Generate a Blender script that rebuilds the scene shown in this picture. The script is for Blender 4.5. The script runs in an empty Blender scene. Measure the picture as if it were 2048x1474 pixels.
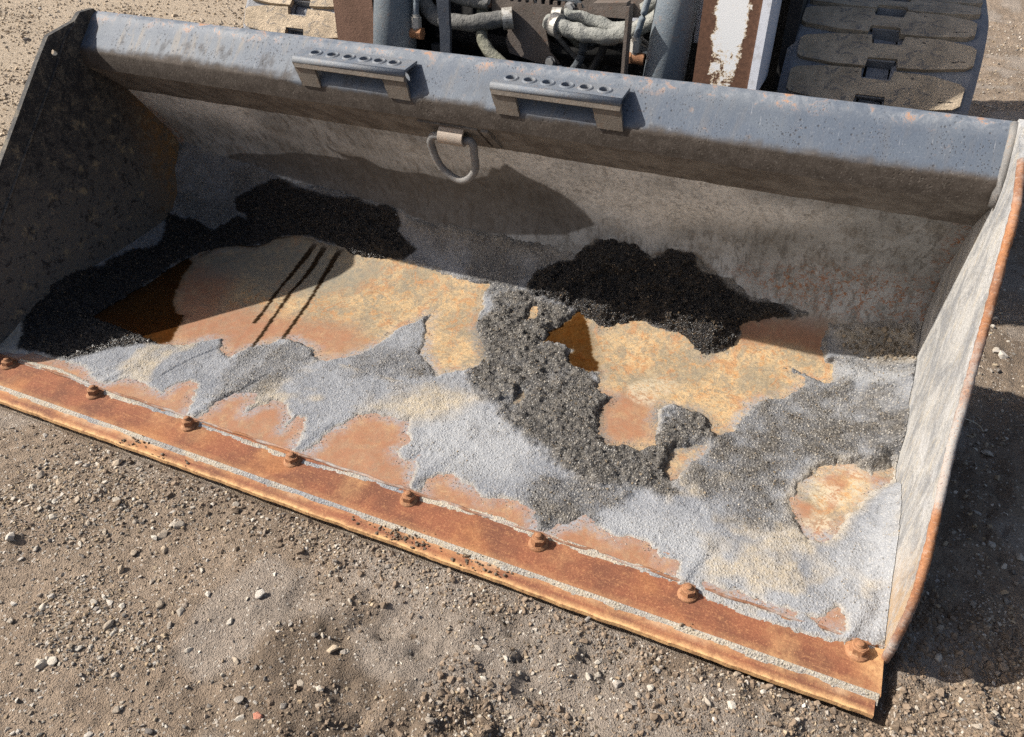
import bpy, bmesh, math, random
import numpy as np
from mathutils import Vector, Matrix, geometry

# ------------------------------------------------------------------ camera, world, sun, exposure
scene = bpy.context.scene
COL = scene.collection
cam_data = bpy.data.cameras.new('camera')
cam = bpy.data.objects.new('camera', cam_data)
COL.objects.link(cam)
cam_data.sensor_width = 36.0
cam_data.lens = 36.0 * 1538.0 / 2048.0
cam_data.clip_start = 0.02
cam_data.clip_end = 500.0
CX = np.array((0.916093, 0.239172, -0.321825))      # world x, y and up seen in camera axes (right, down, forward)
CY = np.array((0.400967, -0.546438, 0.735276))
CZ = np.array((0.0, -0.802622, -0.596487))
CAM = Vector((0.79752, -0.83776, 1.19190))
cam.matrix_world = Matrix(((CX[0], -CX[1], -CX[2], CAM.x), (CY[0], -CY[1], -CY[2], CAM.y),
                           (CZ[0], -CZ[1], -CZ[2], CAM.z), (0, 0, 0, 1)))
scene.camera = cam

TO_SUN = Vector((-1.05, -0.38, 1.0)).normalized()
world = bpy.data.worlds.new('World')
scene.world = world
world.use_nodes = True
wn = world.node_tree
wn.nodes.clear()
sky = wn.nodes.new('ShaderNodeTexSky')
sky.sky_type = 'NISHITA'
sky.sun_disc = False
sky.sun_elevation = math.asin(TO_SUN.z)
sky.sun_rotation = math.atan2(TO_SUN.x, TO_SUN.y)
sky.air_density = 1.0
sky.dust_density = 4.0
bg = wn.nodes.new('ShaderNodeBackground')
bg.inputs['Strength'].default_value = 0.085
wo = wn.nodes.new('ShaderNodeOutputWorld')
wn.links.new(sky.outputs[0], bg.inputs[0])
wn.links.new(bg.outputs[0], wo.inputs[0])
sun_data = bpy.data.lights.new('sun', 'SUN')
sun_data.energy = 5.0
sun_data.angle = math.radians(0.55)
sun_data.color = (1.0, 0.95, 0.87)
sun = bpy.data.objects.new('sun', sun_data)
COL.objects.link(sun)
sun.rotation_euler = (-TO_SUN).to_track_quat('-Z', 'Y').to_euler()
scene.view_settings.view_transform = 'Standard'
scene.view_settings.look = 'None'
scene.view_settings.exposure = 0.68
scene.view_settings.gamma = 1.0
scene.view_settings.use_curve_mapping = False
scene.cycles.use_denoising = False
scene.cycles.max_bounces = 8
scene.cycles.diffuse_bounces = 5
scene.cycles.transparent_max_bounces = 8

rng = np.random.default_rng(7)
random.seed(5)

# ------------------------------------------------------------------ noise
def _h(ix, iy, seed):
    n = (ix.astype(np.int64) * 374761393 + iy.astype(np.int64) * 668265263 + seed * 1274126177) & 0xffffffff
    n = ((n ^ (n >> 13)) * 1274126177) & 0xffffffff
    n = (n ^ (n >> 16)) & 0xffffffff
    return n.astype(np.float64) / 4294967295.0
def vnoise(x, y, seed=0):
    x0 = np.floor(x); y0 = np.floor(y)
    fx = x - x0; fy = y - y0
    fx = fx * fx * (3 - 2 * fx); fy = fy * fy * (3 - 2 * fy)
    a = _h(x0, y0, seed); b = _h(x0 + 1, y0, seed); c = _h(x0, y0 + 1, seed); d = _h(x0 + 1, y0 + 1, seed)
    return (a + (b - a) * fx) * (1 - fy) + (c + (d - c) * fx) * fy
def fbm(x, y, scale, octaves=4, seed=0, gain=0.5):
    """fractal noise around 0, roughly -1..1; scale = features per metre"""
    t = np.zeros_like(np.asarray(x, float)); a = 1.0; s = scale; n = 0.0
    for o in range(octaves):
        t += a * (vnoise(x * s + 17.3 * o, y * s - 9.1 * o, seed + o) * 2 - 1)
        n += a; a *= gain; s *= 2.03
    return t / n
def smooth(v, lo, hi):
    t = np.clip((v - lo) / (hi - lo), 0, 1)
    return t * t * (3 - 2 * t)
def sdf(px, py, poly, pad=0.06):
    """signed distance (positive inside) of points to a polygon, limited to +-pad outside"""
    P = np.asarray(poly, float)
    out = np.full(px.shape, -pad)
    m = (px > P[:, 0].min() - pad) & (px < P[:, 0].max() + pad) & (py > P[:, 1].min() - pad) & (py < P[:, 1].max() + pad)
    if not m.any(): return out
    x = px[m]; y = py[m]
    d = np.full(x.shape, 1e9); ins = np.zeros(x.shape, bool)
    for i in range(len(P)):
        ax, ay = P[i]; bx, by = P[(i + 1) % len(P)]
        ex, ey = bx - ax, by - ay
        L = ex * ex + ey * ey + 1e-12
        t = np.clip(((x - ax) * ex + (y - ay) * ey) / L, 0, 1)
        d = np.minimum(d, (x - ax - t * ex) ** 2 + (y - ay - t * ey) ** 2)
        if ay != by:
            c = ((ay > y) != (by > y)) & (x < (bx - ax) * (y - ay) / (by - ay) + ax)
            ins ^= c
    d = np.sqrt(d)
    out[m] = np.where(ins, d, -np.minimum(d, pad))
    return out
def line_dist(px, py, L):
    d = np.full(px.shape, 1e9)
    for (ax, ay), (bx, by) in zip(L[:-1], L[1:]):
        ex, ey = bx - ax, by - ay
        t = np.clip(((px - ax) * ex + (py - ay) * ey) / (ex * ex + ey * ey + 1e-12), 0, 1)
        d = np.minimum(d, (px - ax - t * ex) ** 2 + (py - ay - t * ey) ** 2)
    return np.sqrt(d)

# ------------------------------------------------------------------ object helpers
def link(o, parent=None):
    COL.objects.link(o)
    if parent is not None: o.parent = parent
    return o
def tag(o, label=None, cat=None, group=None, kind=None):
    if label: o['label'] = label
    if cat: o['category'] = cat
    if group: o['group'] = group
    if kind: o['kind'] = kind
    return o
def empty(name, loc=(0, 0, 0)):
    o = bpy.data.objects.new(name, None)
    o.location = loc
    o.empty_display_size = 0.1
    return link(o)
def mesh_np(name, verts, faces, mat, parent=None, smooth_=True, attr=None, loc=None):
    """verts (n,3), faces (m,k) array of one size or a list; attr = {name: (n,4)}"""
    me = bpy.data.meshes.new(name)
    v = np.asarray(verts, np.float32)
    if isinstance(faces, np.ndarray):
        k = faces.shape[1]
        me.vertices.add(len(v)); me.vertices.foreach_set('co', v.ravel())
        me.loops.add(faces.size); me.loops.foreach_set('vertex_index', faces.ravel().astype(np.int32))
        me.polygons.add(len(faces))
        me.polygons.foreach_set('loop_start', np.arange(0, faces.size, k, dtype=np.int32))
        me.polygons.foreach_set('loop_total', np.full(len(faces), k, np.int32))
        me.update(calc_edges=True)
        me.validate()
    else:
        me.from_pydata([tuple(p) for p in v], [], faces)
        me.update()
    me.polygons.foreach_set('use_smooth', np.full(len(me.polygons), smooth_, bool))
    if attr:
        for k2, a in attr.items():
            at = me.attributes.new(k2, 'FLOAT_COLOR', 'POINT')
            at.data.foreach_set('color', np.asarray(a, np.float32).ravel())
    me.materials.append(mat)
    o = bpy.data.objects.new(name, me)
    if loc is not None: o.location = loc
    return link(o, parent)
def bm_obj(name, bm, mat, parent=None, smooth_=False, bevel=0.0, seg=2, loc=None):
    if bevel > 0:
        es = [e for e in bm.edges if len(e.link_faces) == 2 and e.calc_face_angle(0) > 0.5]
        bmesh.ops.bevel(bm, geom=es, offset=bevel, segments=seg, affect='EDGES', profile=0.5, clamp_overlap=True)
    bmesh.ops.recalc_face_normals(bm, faces=bm.faces)
    me = bpy.data.meshes.new(name)
    bm.to_mesh(me); bm.free()
    if smooth_:
        me.polygons.foreach_set('use_smooth', np.full(len(me.polygons), True, bool))
    me.materials.append(mat)
    o = bpy.data.objects.new(name, me)
    if loc is not None: o.location = loc
    return link(o, parent)
def grid_faces(nu, nv, keep=None):
    i = np.arange((nu - 1) * (nv - 1))
    a = (i // (nv - 1)) * nv + i % (nv - 1)
    f = np.stack([a, a + nv, a + nv + 1, a + 1], 1)
    return f
def add_box(bm, lo, hi, mtx=None):
    vs = [bm.verts.new((x, y, z)) for x in (lo[0], hi[0]) for y in (lo[1], hi[1]) for z in (lo[2], hi[2])]
    for f in ((0, 1, 3, 2), (4, 6, 7, 5), (0, 4, 5, 1), (2, 3, 7, 6), (0, 2, 6, 4), (1, 5, 7, 3)):
        bm.faces.new([vs[i] for i in f])
    if mtx is not None: bmesh.ops.transform(bm, matrix=mtx, verts=vs)
    return vs
def add_cyl(bm, p0, p1, r0, r1=None, n=24, cap=True):
    r1 = r0 if r1 is None else r1
    p0 = Vector(p0); p1 = Vector(p1); d = (p1 - p0).normalized()
    a = d.orthogonal().normalized(); b = d.cross(a)
    A = []; B = []
    for i in range(n):
        c, s = math.cos(2 * math.pi * i / n), math.sin(2 * math.pi * i / n)
        A.append(bm.verts.new(p0 + (a * c + b * s) * r0)); B.append(bm.verts.new(p1 + (a * c + b * s) * r1))
    for i in range(n):
        bm.faces.new((A[i], A[(i + 1) % n], B[(i + 1) % n], B[i]))
    if cap:
        bm.faces.new(A[::-1]); bm.faces.new(B)
def prism(bm, poly, axis, lo, hi):
    """extrude a 2D polygon along an axis (0: poly is y,z; 1: x,z; 2: x,y)"""
    def P(p, t):
        return {0: (t, p[0], p[1]), 1: (p[0], t, p[1]), 2: (p[0], p[1], t)}[axis]
    A = [bm.verts.new(P(p, lo)) for p in poly]; B = [bm.verts.new(P(p, hi)) for p in poly]
    n = len(poly)
    bm.faces.new(A); bm.faces.new(B[::-1])
    for i in range(n): bm.faces.new((A[i], B[i], B[(i + 1) % n], A[(i + 1) % n]))
def spline(pts, per=10, closed=False):
    P = [Vector(p) for p in pts]; out = []; n = len(P)
    rngi = range(n) if closed else range(n - 1)
    for i in rngi:
        if closed: p0, p1, p2, p3 = P[(i - 1) % n], P[i], P[(i + 1) % n], P[(i + 2) % n]
        else:
            p1, p2 = P[i], P[i + 1]
            p0 = P[i - 1] if i > 0 else 2 * p1 - p2
            p3 = P[i + 2] if i + 2 < n else 2 * p2 - p1
        for k in range(per):
            t = k / per
            out.append(0.5 * (2 * p1 + (p2 - p0) * t + (2 * p0 - 5 * p1 + 4 * p2 - p3) * t * t + (3 * p1 - p0 - 3 * p2 + p3) * t ** 3))
    if not closed: out.append(P[-1])
    return out
def tube(name, path, r, mat, parent, n=14, closed=False, wob=0.0, wrap=0.0, flat=1.0):
    """sweep a round section along a path, with uneven radius"""
    verts = []; m = len(path); up = Vector((0.13, 0.2, 0.97))
    for i, p in enumerate(path):
        a = path[(i + 1) % m] if (closed or i + 1 < m) else p
        b = path[i - 1] if (closed or i > 0) else p
        d = (a - b).normalized()
        u = d.cross(up)
        if u.length < 0.1: u = d.cross(Vector((1, 0, 0)))
        u.normalize(); w = u.cross(d)
        for k in range(n):
            t = 2 * math.pi * k / n
            rr = r * (1 + wob * (random.random() - 0.5) + wrap * math.sin(i * 0.55 + t) + wrap * 0.7 * math.sin(i * 0.23 - 2 * t))
            verts.append(p + (u * math.cos(t) + w * math.sin(t) * flat) * rr)
    faces = []
    for i in range(m if closed else m - 1):
        for k in range(n):
            j = (i + 1) % m
            faces.append((i * n + k, i * n + (k + 1) % n, j * n + (k + 1) % n, j * n + k))
    if not closed:
        faces.append(tuple(range(n - 1, -1, -1))); faces.append(tuple((m - 1) * n + k for k in range(n)))
    return mesh_np(name, np.array([tuple(v) for v in verts]), faces, mat, parent)
def rock_mesh(name, seed, mat=None, npts=15, flat=0.7):
    r = random.Random(seed)
    bm = bmesh.new()
    for i in range(npts):
        v = Vector((r.gauss(0, 1), r.gauss(0, 1), r.gauss(0, 1))).normalized() * r.uniform(0.82, 1.0)
        bm.verts.new((v.x, v.y * r.uniform(.75, .95), v.z * flat))
    res = bmesh.ops.convex_hull(bm, input=bm.verts)
    junk = [g for g in res['geom_interior'] if isinstance(g, bmesh.types.BMVert)]
    if junk: bmesh.ops.delete(bm, geom=junk, context='VERTS')
    bmesh.ops.triangulate(bm, faces=bm.faces)
    bmesh.ops.recalc_face_normals(bm, faces=bm.faces)
    me = bpy.data.meshes.new(name)
    bm.to_mesh(me); bm.free()
    if mat: me.materials.append(mat)
    return me
def scatter_mesh(name, pos, size, protos, mat, parent, colors, smooth_=False, squash=None):
    """join many little stones into one mesh object (colour as attribute)"""
    V = []; F = []; Cc = []; off = 0
    data = []
    for me in protos:
        v = np.array([p.co for p in me.vertices]); f = np.array([p.vertices for p in me.polygons])
        data.append((v, f))
    pick = rng.integers(0, len(data), len(pos))
    for k, (v, f) in enumerate(data):
        idx = np.where(pick == k)[0]
        if not len(idx): continue
        n = len(idx)
        q = rng.normal(size=(n, 4)); q /= np.linalg.norm(q, axis=1)[:, None]
        if squash:  # mostly lying flat: rotation about z with a little tilt
            q = np.stack([np.cos(a := rng.uniform(0, math.pi, n)), rng.normal(0, squash, n), rng.normal(0, squash, n), np.sin(a)], 1)
            q /= np.linalg.norm(q, axis=1)[:, None]
        w, x, y, z = q.T
        Rm = np.stack([np.stack([1 - 2 * (y * y + z * z), 2 * (x * y - z * w), 2 * (x * z + y * w)], 1),
                       np.stack([2 * (x * y + z * w), 1 - 2 * (x * x + z * z), 2 * (y * z - x * w)], 1),
                       np.stack([2 * (x * z - y * w), 2 * (y * z + x * w), 1 - 2 * (x * x + y * y)], 1)], 1)
        vv = np.einsum('nij,vj->nvi', Rm, v) * np.asarray(size)[idx][:, None, None] + np.asarray(pos)[idx][:, None, :]
        V.append(vv.reshape(-1, 3))
        F.append((f[None] + (np.arange(n) * len(v))[:, None, None] + off).reshape(-1, 3))
        Cc.append(np.repeat(np.asarray(colors)[idx], len(v), axis=0))
        off += n * len(v)
    C4 = np.concatenate(Cc); C4 = np.concatenate([C4, np.ones((len(C4), 1))], 1)
    return mesh_np(name, np.concatenate(V), np.concatenate(F).astype(np.int64), mat, parent, smooth_, {'tint': C4})

# ------------------------------------------------------------------ material helpers
class Mat:
    def __init__(s, name):
        s.m = bpy.data.materials.new(name); s.m.use_nodes = True
        s.t = s.m.node_tree; s.t.nodes.clear()
        s.out = s.t.nodes.new('ShaderNodeOutputMaterial')
        s.b = s.t.nodes.new('ShaderNodeBsdfPrincipled')
        s.t.links.new(s.b.outputs[0], s.out.inputs[0])
        tc = s.t.nodes.new('ShaderNodeTexCoord'); s.co = tc.outputs['Object']
    def put(s, sock, v):
        if isinstance(v, bpy.types.NodeSocket): s.t.links.new(v, sock)
        elif isinstance(v, (tuple, list)): sock.default_value = tuple(v) + ((1.0,) if len(v) == 3 and len(sock.default_value) == 4 else ())
        else: sock.default_value = v
    def vec(s, scale=(1, 1, 1), rot=(0, 0, 0)):
        n = s.t.nodes.new('ShaderNodeMapping'); n.inputs['Scale'].default_value = scale; n.inputs['Rotation'].default_value = rot
        s.t.links.new(s.co, n.inputs[0]); return n.outputs[0]
    def noise(s, scale, detail=4, rough=0.6, vec=None, dist=0.0):
        n = s.t.nodes.new('ShaderNodeTexNoise'); n.inputs['Scale'].default_value = scale
        n.inputs['Detail'].default_value = detail; n.inputs['Roughness'].default_value = rough; n.inputs['Distortion'].default_value = dist
        s.t.links.new(vec if vec is not None else s.co, n.inputs['Vector']); return n.outputs[0]
    def vor(s, scale, out='Distance', vec=None, feature='F1'):
        n = s.t.nodes.new('ShaderNodeTexVoronoi'); n.feature = feature; n.inputs['Scale'].default_value = scale
        s.t.links.new(vec if vec is not None else s.co, n.inputs['Vector']); return n.outputs[out]
    def rng(s, v, a, b, c=0.0, d=1.0, sm=True):
        n = s.t.nodes.new('ShaderNodeMapRange'); n.interpolation_type = 'SMOOTHSTEP' if sm else 'LINEAR'
        s.put(n.inputs[0], v)
        for i, q in zip((1, 2, 3, 4), (a, b, c, d)): s.put(n.inputs[i], q)
        return n.outputs[0]
    def math(s, op, a, b=0.0):
        n = s.t.nodes.new('ShaderNodeMath'); n.operation = op; n.use_clamp = False
        s.put(n.inputs[0], a); s.put(n.inputs[1], b); return n.outputs[0]
    def mix(s, f, a, b, mode='MIX'):
        n = s.t.nodes.new('ShaderNodeMix'); n.data_type = 'RGBA'; n.blend_type = mode
        s.put(n.inputs[0], f); s.put(n.inputs[6], a); s.put(n.inputs[7], b); return n.outputs[2]
    def sep(s, c):
        n = s.t.nodes.new('ShaderNodeSeparateColor'); s.put(n.inputs[0], c); return n.outputs
    def xyz(s):
        n = s.t.nodes.new('ShaderNodeSeparateXYZ'); s.t.links.new(s.co, n.inputs[0]); return n.outputs
    def attr(s, name):
        n = s.t.nodes.new('ShaderNodeAttribute'); n.attribute_name = name
        return n
    def ramp(s, f, stops):
        n = s.t.nodes.new('ShaderNodeValToRGB'); e = n.color_ramp.elements
        while len(e) < len(stops): e.new(0.5)
        for q, (p, c) in zip(e, stops): q.position = p; q.color = tuple(c) + (1,)
        s.put(n.inputs[0], f); return n.outputs[0]
    def bump(s, h, dist, strength=1.0, normal=None):
        n = s.t.nodes.new('ShaderNodeBump'); n.inputs['Strength'].default_value = strength; n.inputs['Distance'].default_value = dist
        s.put(n.inputs['Height'], h)
        if normal is not None: s.t.links.new(normal, n.inputs['Normal'])
        return n.outputs[0]
    def done(s, color, rough=0.8, normal=None, metal=0.0, spec=0.5, coat=None):
        s.put(s.b.inputs['Base Color'], color); s.put(s.b.inputs['Roughness'], rough); s.put(s.b.inputs['Metallic'], metal)
        s.put(s.b.inputs['Specular IOR Level'], spec)
        if coat is not None:
            s.put(s.b.inputs['Coat Weight'], coat); s.b.inputs['Coat Roughness'].default_value = 0.04
        if normal is not None: s.t.links.new(normal, s.b.inputs['Normal'])
        return s.m
POLY={
'cover':[(-1.406,0.028),(-1.170,-0.016),(-1.031,0.015),(-1.002,0.033),(-0.938,0.037),(-0.903,0.038),(-0.824,0.046),(-0.788,0.024),(-0.752,0.009),(-0.728,0.011),(-0.710,0.027),(-0.686,0.051),(-0.639,0.050),(-0.608,0.040),(-0.563,0.044),(-0.557,0.084),(-0.529,0.102),(-0.509,0.096),(-0.485,0.057),(-0.468,0.017),(-0.457,-0.006),(-0.434,-0.004),(-0.422,0.004),(-0.413,0.034),(-0.422,0.064),(-0.409,0.097),(-0.385,0.117),(-0.351,0.127),(-0.335,0.100),(-0.346,0.082),(-0.330,0.061),(-0.322,0.078),(-0.297,0.122),(-0.260,0.125),(-0.225,0.086),(-0.215,0.046),(-0.212,0.060),(-0.207,0.094),(-0.193,0.100),(-0.173,0.059),(-0.159,0.027),(-0.154,0.000),(-0.137,-0.002),(-0.122,0.008),(-0.113,0.047),(-0.109,0.094),(-0.093,0.119),(-0.085,0.153),(-0.064,0.169),(0.036,0.187),(0.056,0.146),(0.069,0.127),(0.058,0.092),(0.080,0.065),(0.113,0.071),(0.129,0.050),(0.136,0.009),(0.147,-0.003),(0.164,0.001),(0.170,0.008),(0.164,0.031),(0.182,0.061),(0.205,0.071),(0.231,0.060),(0.266,0.053),(0.292,0.034),(0.317,0.038),(0.335,0.057),(0.358,0.056),(0.399,0.049),(0.416,0.027),(0.429,0.001),(0.444,-0.000),(0.455,0.011),(0.464,0.034),(0.488,0.048),(0.509,0.071),(0.529,0.065),(0.548,0.050),(0.581,0.045),(0.618,0.061),(0.659,0.047),(0.676,0.032),(0.699,0.033),(0.712,0.006),(0.720,-0.008),(0.733,-0.015),(0.759,-0.016),(0.789,-0.019),(0.846,-0.025),(0.914,-0.029),(0.962,-0.026),(1.009,-0.018),(1.028,-0.021),(1.065,-0.003),(1.141,0.035),(1.155,0.552),(1.114,0.919),(1.065,0.874),(0.982,0.860),(0.922,0.833),(0.865,0.833),(0.803,0.845),(0.754,0.853),(0.669,0.854),(0.637,0.887),(0.586,0.897),(0.529,0.941),(0.467,0.939),(0.418,0.905),(0.349,0.933),(0.268,0.924),(0.216,0.874),(0.143,0.881),(0.070,0.881),(-0.035,0.883),(-0.160,0.881),(-0.273,0.882),(-0.321,0.904),(-0.393,0.906),(-0.467,0.913),(-0.593,0.926),(-0.685,0.918),(-0.746,0.932),(-0.802,0.956),(-0.877,0.957),(-0.952,0.962),(-1.001,0.980),(-1.061,0.995),(-1.171,0.965),(-1.485,0.898)],
'hole_left':[(-0.981,0.216),(-0.992,0.287),(-0.967,0.404),(-0.970,0.506),(-0.953,0.584),(-0.942,0.627),(-0.885,0.667),(-0.777,0.692),(-0.748,0.726),(-0.726,0.740),(-0.663,0.758),(-0.577,0.750),(-0.505,0.747),(-0.423,0.736),(-0.316,0.747),(-0.207,0.743),(-0.091,0.731),(-0.008,0.734),(-0.016,0.704),(-0.013,0.683),(0.002,0.665),(0.003,0.623),(0.025,0.569),(0.074,0.510),(0.098,0.466),(0.088,0.418),(0.039,0.382),(0.018,0.358),(-0.020,0.394),(-0.062,0.420),(-0.080,0.480),(-0.114,0.548),(-0.120,0.588),(-0.128,0.588),(-0.139,0.555),(-0.176,0.489),(-0.187,0.419),(-0.195,0.383),(-0.220,0.349),(-0.252,0.320),(-0.279,0.297),(-0.312,0.311),(-0.327,0.335),(-0.358,0.338),(-0.412,0.345),(-0.436,0.332),(-0.447,0.310),(-0.482,0.279),(-0.498,0.256),(-0.508,0.221),(-0.546,0.228),(-0.563,0.254),(-0.577,0.280),(-0.612,0.258),(-0.648,0.221),(-0.698,0.200),(-0.748,0.191),(-0.793,0.207),(-0.874,0.208),(-0.930,0.203)],
'hole_right':[(0.258,0.718),(0.272,0.714),(0.325,0.707),(0.381,0.709),(0.420,0.731),(0.478,0.720),(0.544,0.719),(0.584,0.686),(0.618,0.676),(0.675,0.717),(0.680,0.752),(0.670,0.779),(0.729,0.807),(0.801,0.819),(0.829,0.837),(0.857,0.851),(0.875,0.814),(0.868,0.771),(0.888,0.737),(0.908,0.728),(0.914,0.683),(0.900,0.672),(0.897,0.671),(0.839,0.693),(0.820,0.698),(0.818,0.690),(0.853,0.676),(0.853,0.649),(0.823,0.600),(0.778,0.579),(0.749,0.529),(0.728,0.444),(0.698,0.410),(0.683,0.426),(0.675,0.459),(0.648,0.470),(0.622,0.470),(0.589,0.470),(0.573,0.473),(0.556,0.450),(0.571,0.369),(0.579,0.325),(0.553,0.295),(0.530,0.304),(0.510,0.296),(0.485,0.285),(0.453,0.314),(0.442,0.342),(0.435,0.374),(0.432,0.409),(0.447,0.453),(0.430,0.452),(0.410,0.454),(0.399,0.461),(0.399,0.481),(0.386,0.525),(0.355,0.519),(0.312,0.525),(0.286,0.557),(0.296,0.582),(0.263,0.593),(0.218,0.589),(0.210,0.622),(0.246,0.680)],
'hole_small':[(0.678,0.374),(0.686,0.355),(0.664,0.297),(0.648,0.250),(0.638,0.240),(0.617,0.265),(0.622,0.321),(0.650,0.354)],
'hole_round':[(0.878,0.266),(0.887,0.322),(0.915,0.383),(0.954,0.425),(0.993,0.432),(1.025,0.417),(1.044,0.446),(1.066,0.459),(1.064,0.416),(1.025,0.363),(1.003,0.308),(0.983,0.272),(0.973,0.225),(0.951,0.194),(0.925,0.189),(0.904,0.216),(0.885,0.246)],
'hole_mid':[(0.233,0.326),(0.230,0.364),(0.236,0.386),(0.250,0.376),(0.255,0.359),(0.246,0.339)],
'hole_mida':[(0.135,0.651),(0.133,0.692),(0.143,0.705),(0.156,0.686),(0.153,0.657)],
'hole_slot':[(0.764,0.012),(0.789,0.010),(0.825,0.013),(0.870,0.010),(0.924,0.010),(0.919,0.000),(0.863,-0.000),(0.819,-0.001),(0.773,0.003)],
'hole_patch':[(0.947,0.010),(0.964,0.012),(0.989,0.052),(1.004,0.038),(1.000,0.004),(0.974,-0.001)],
'hole_window':[(-0.053,0.159),(0.059,0.144),(0.061,0.130),(0.056,0.090),(-0.015,0.088),(-0.028,0.122)],
'L_seam':[(-1.076,-0.092),(-0.969,-0.089),(-0.522,-0.090),(-0.212,-0.088),(0.050,-0.088),(0.176,-0.091),(0.394,-0.092),(0.594,-0.092),(0.864,-0.091),(1.052,-0.091)],
'L_bolt':[(-1.002,-0.001),(-0.871,0.009),(-0.765,-0.002),(-0.694,-0.009),(-0.453,-0.008),(-0.405,-0.010),(-0.151,-0.016),(-0.109,-0.015),(0.065,-0.006),(0.127,-0.010),(0.186,-0.009),(0.352,-0.000),(0.422,-0.006),(0.472,-0.004),(0.604,-0.004),(0.709,-0.002)],
'wet_left':[(-1.114,0.687),(-1.041,0.713),(-0.939,0.694),(-0.887,0.671),(-0.956,0.603),(-0.978,0.515),(-0.972,0.402),(-0.981,0.216),(-0.874,0.208),(-0.792,0.200),(-0.713,0.199),(-0.807,0.143),(-0.890,0.052),(-0.978,0.048),(-1.045,0.037),(-1.065,0.069),(-1.105,0.120),(-1.153,0.154),(-1.161,0.225),(-1.145,0.330),(-1.088,0.366),(-1.086,0.472),(-1.054,0.524),(-1.054,0.567),(-1.070,0.624)],
'wet_center':[(-0.906,0.832),(-0.852,0.868),(-0.808,0.891),(-0.741,0.921),(-0.685,0.907),(-0.610,0.901),(-0.532,0.896),(-0.468,0.907),(-0.426,0.894),(-0.394,0.894),(-0.368,0.905),(-0.332,0.893),(-0.321,0.854),(-0.329,0.835),(-0.301,0.812),(-0.264,0.790),(-0.297,0.753),(-0.396,0.737),(-0.455,0.735),(-0.531,0.753),(-0.620,0.766),(-0.722,0.746),(-0.771,0.700),(-0.876,0.694),(-0.851,0.766),(-0.868,0.791),(-0.903,0.798)],
'wet_right':[(0.100,0.752),(0.119,0.801),(0.170,0.834),(0.221,0.853),(0.227,0.880),(0.268,0.908),(0.283,0.924),(0.314,0.934),(0.341,0.931),(0.377,0.928),(0.405,0.911),(0.424,0.897),(0.468,0.936),(0.530,0.937),(0.534,0.909),(0.558,0.890),(0.595,0.888),(0.636,0.862),(0.665,0.846),(0.703,0.839),(0.750,0.849),(0.784,0.830),(0.730,0.805),(0.676,0.780),(0.674,0.723),(0.609,0.673),(0.544,0.719),(0.430,0.733),(0.332,0.687),(0.255,0.722),(0.193,0.733),(0.143,0.737)],
'damp_mid':[(0.012,0.708),(0.110,0.747),(0.264,0.722),(0.214,0.627),(0.301,0.544),(0.382,0.523),(0.413,0.445),(0.452,0.441),(0.463,0.297),(0.532,0.300),(0.584,0.314),(0.557,0.456),(0.622,0.474),(0.674,0.458),(0.697,0.405),(0.620,0.329),(0.630,0.227),(0.646,0.203),(0.580,0.175),(0.506,0.167),(0.426,0.172),(0.319,0.236),(0.230,0.271),(0.149,0.334),(0.101,0.376),(0.104,0.442),(0.019,0.589)],
'damp_right':[(0.697,0.405),(0.751,0.535),(0.858,0.647),(0.911,0.672),(1.024,0.663),(1.074,0.568),(1.067,0.484),(0.980,0.439),(0.902,0.398),(0.876,0.279),(0.895,0.215),(0.812,0.187),(0.730,0.202),(0.673,0.269)],
'damp_front':[(-0.463,0.056),(-0.496,0.167),(-0.495,0.283),(-0.374,0.334),(-0.305,0.293),(-0.332,0.193),(-0.374,0.094),(-0.405,0.042)],
'damp_front2':[(0.431,0.005),(0.358,0.089),(0.400,0.153),(0.563,0.160),(0.580,0.138),(0.518,0.069),(0.461,0.024)],
'damp_tongue':[(-0.217,0.330),(-0.127,0.593),(-0.071,0.461),(0.012,0.360),(-0.081,0.299),(-0.172,0.261)],
'pale_a':[(0.059,0.108),(0.062,0.218),(0.124,0.303),(0.258,0.264),(0.331,0.206),(0.337,0.111),(0.249,0.074),(0.157,0.066)],
'pale_b':[(0.919,0.725),(0.979,0.735),(1.092,0.775),(1.105,0.703),(1.024,0.663),(0.946,0.668),(0.912,0.702)],
'pale_c':[(0.491,0.058),(0.584,0.125),(0.725,0.129),(0.783,0.088),(0.757,-0.005),(0.701,0.028),(0.567,0.049)],
'pale_d':[(0.951,0.134),(1.031,0.260),(1.088,0.477),(1.156,0.505),(1.095,0.015),(1.002,-0.021)],
'tan_a':[(-0.088,0.174),(-0.029,0.259),(0.040,0.308),(0.157,0.317),(0.115,0.241),(0.057,0.179)],
'tan_b':[(0.879,0.823),(1.063,0.880),(1.092,0.775),(1.010,0.749),(0.929,0.760)],
'pool_left':[(-0.984,0.206),(-0.996,0.291),(-0.971,0.408),(-0.974,0.510),(-0.962,0.578),(-0.928,0.555),(-0.908,0.491),(-0.860,0.407),(-0.823,0.357),(-0.775,0.321),(-0.751,0.325),(-0.721,0.262),(-0.697,0.212),(-0.719,0.191),(-0.780,0.187),(-0.924,0.197)],
'pool_mid':[(0.256,0.724),(0.245,0.684),(0.206,0.626),(0.214,0.583),(0.266,0.585),(0.298,0.581),(0.288,0.553),(0.314,0.517),(0.356,0.515),(0.381,0.525),(0.372,0.561),(0.353,0.577),(0.319,0.647),(0.304,0.679),(0.274,0.719)],
'pool_right':[(0.669,0.781),(0.728,0.812),(0.800,0.823),(0.855,0.856),(0.881,0.815),(0.874,0.747),(0.813,0.758),(0.754,0.751),(0.691,0.738),(0.676,0.758)],
'wetline_back':[(-0.936,0.584),(-0.906,0.656),(-0.775,0.688),(-0.746,0.723),(-0.658,0.755),(-0.576,0.747),(-0.490,0.743),(-0.497,0.761),(-0.589,0.769),(-0.732,0.752),(-0.907,0.684)],
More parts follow.
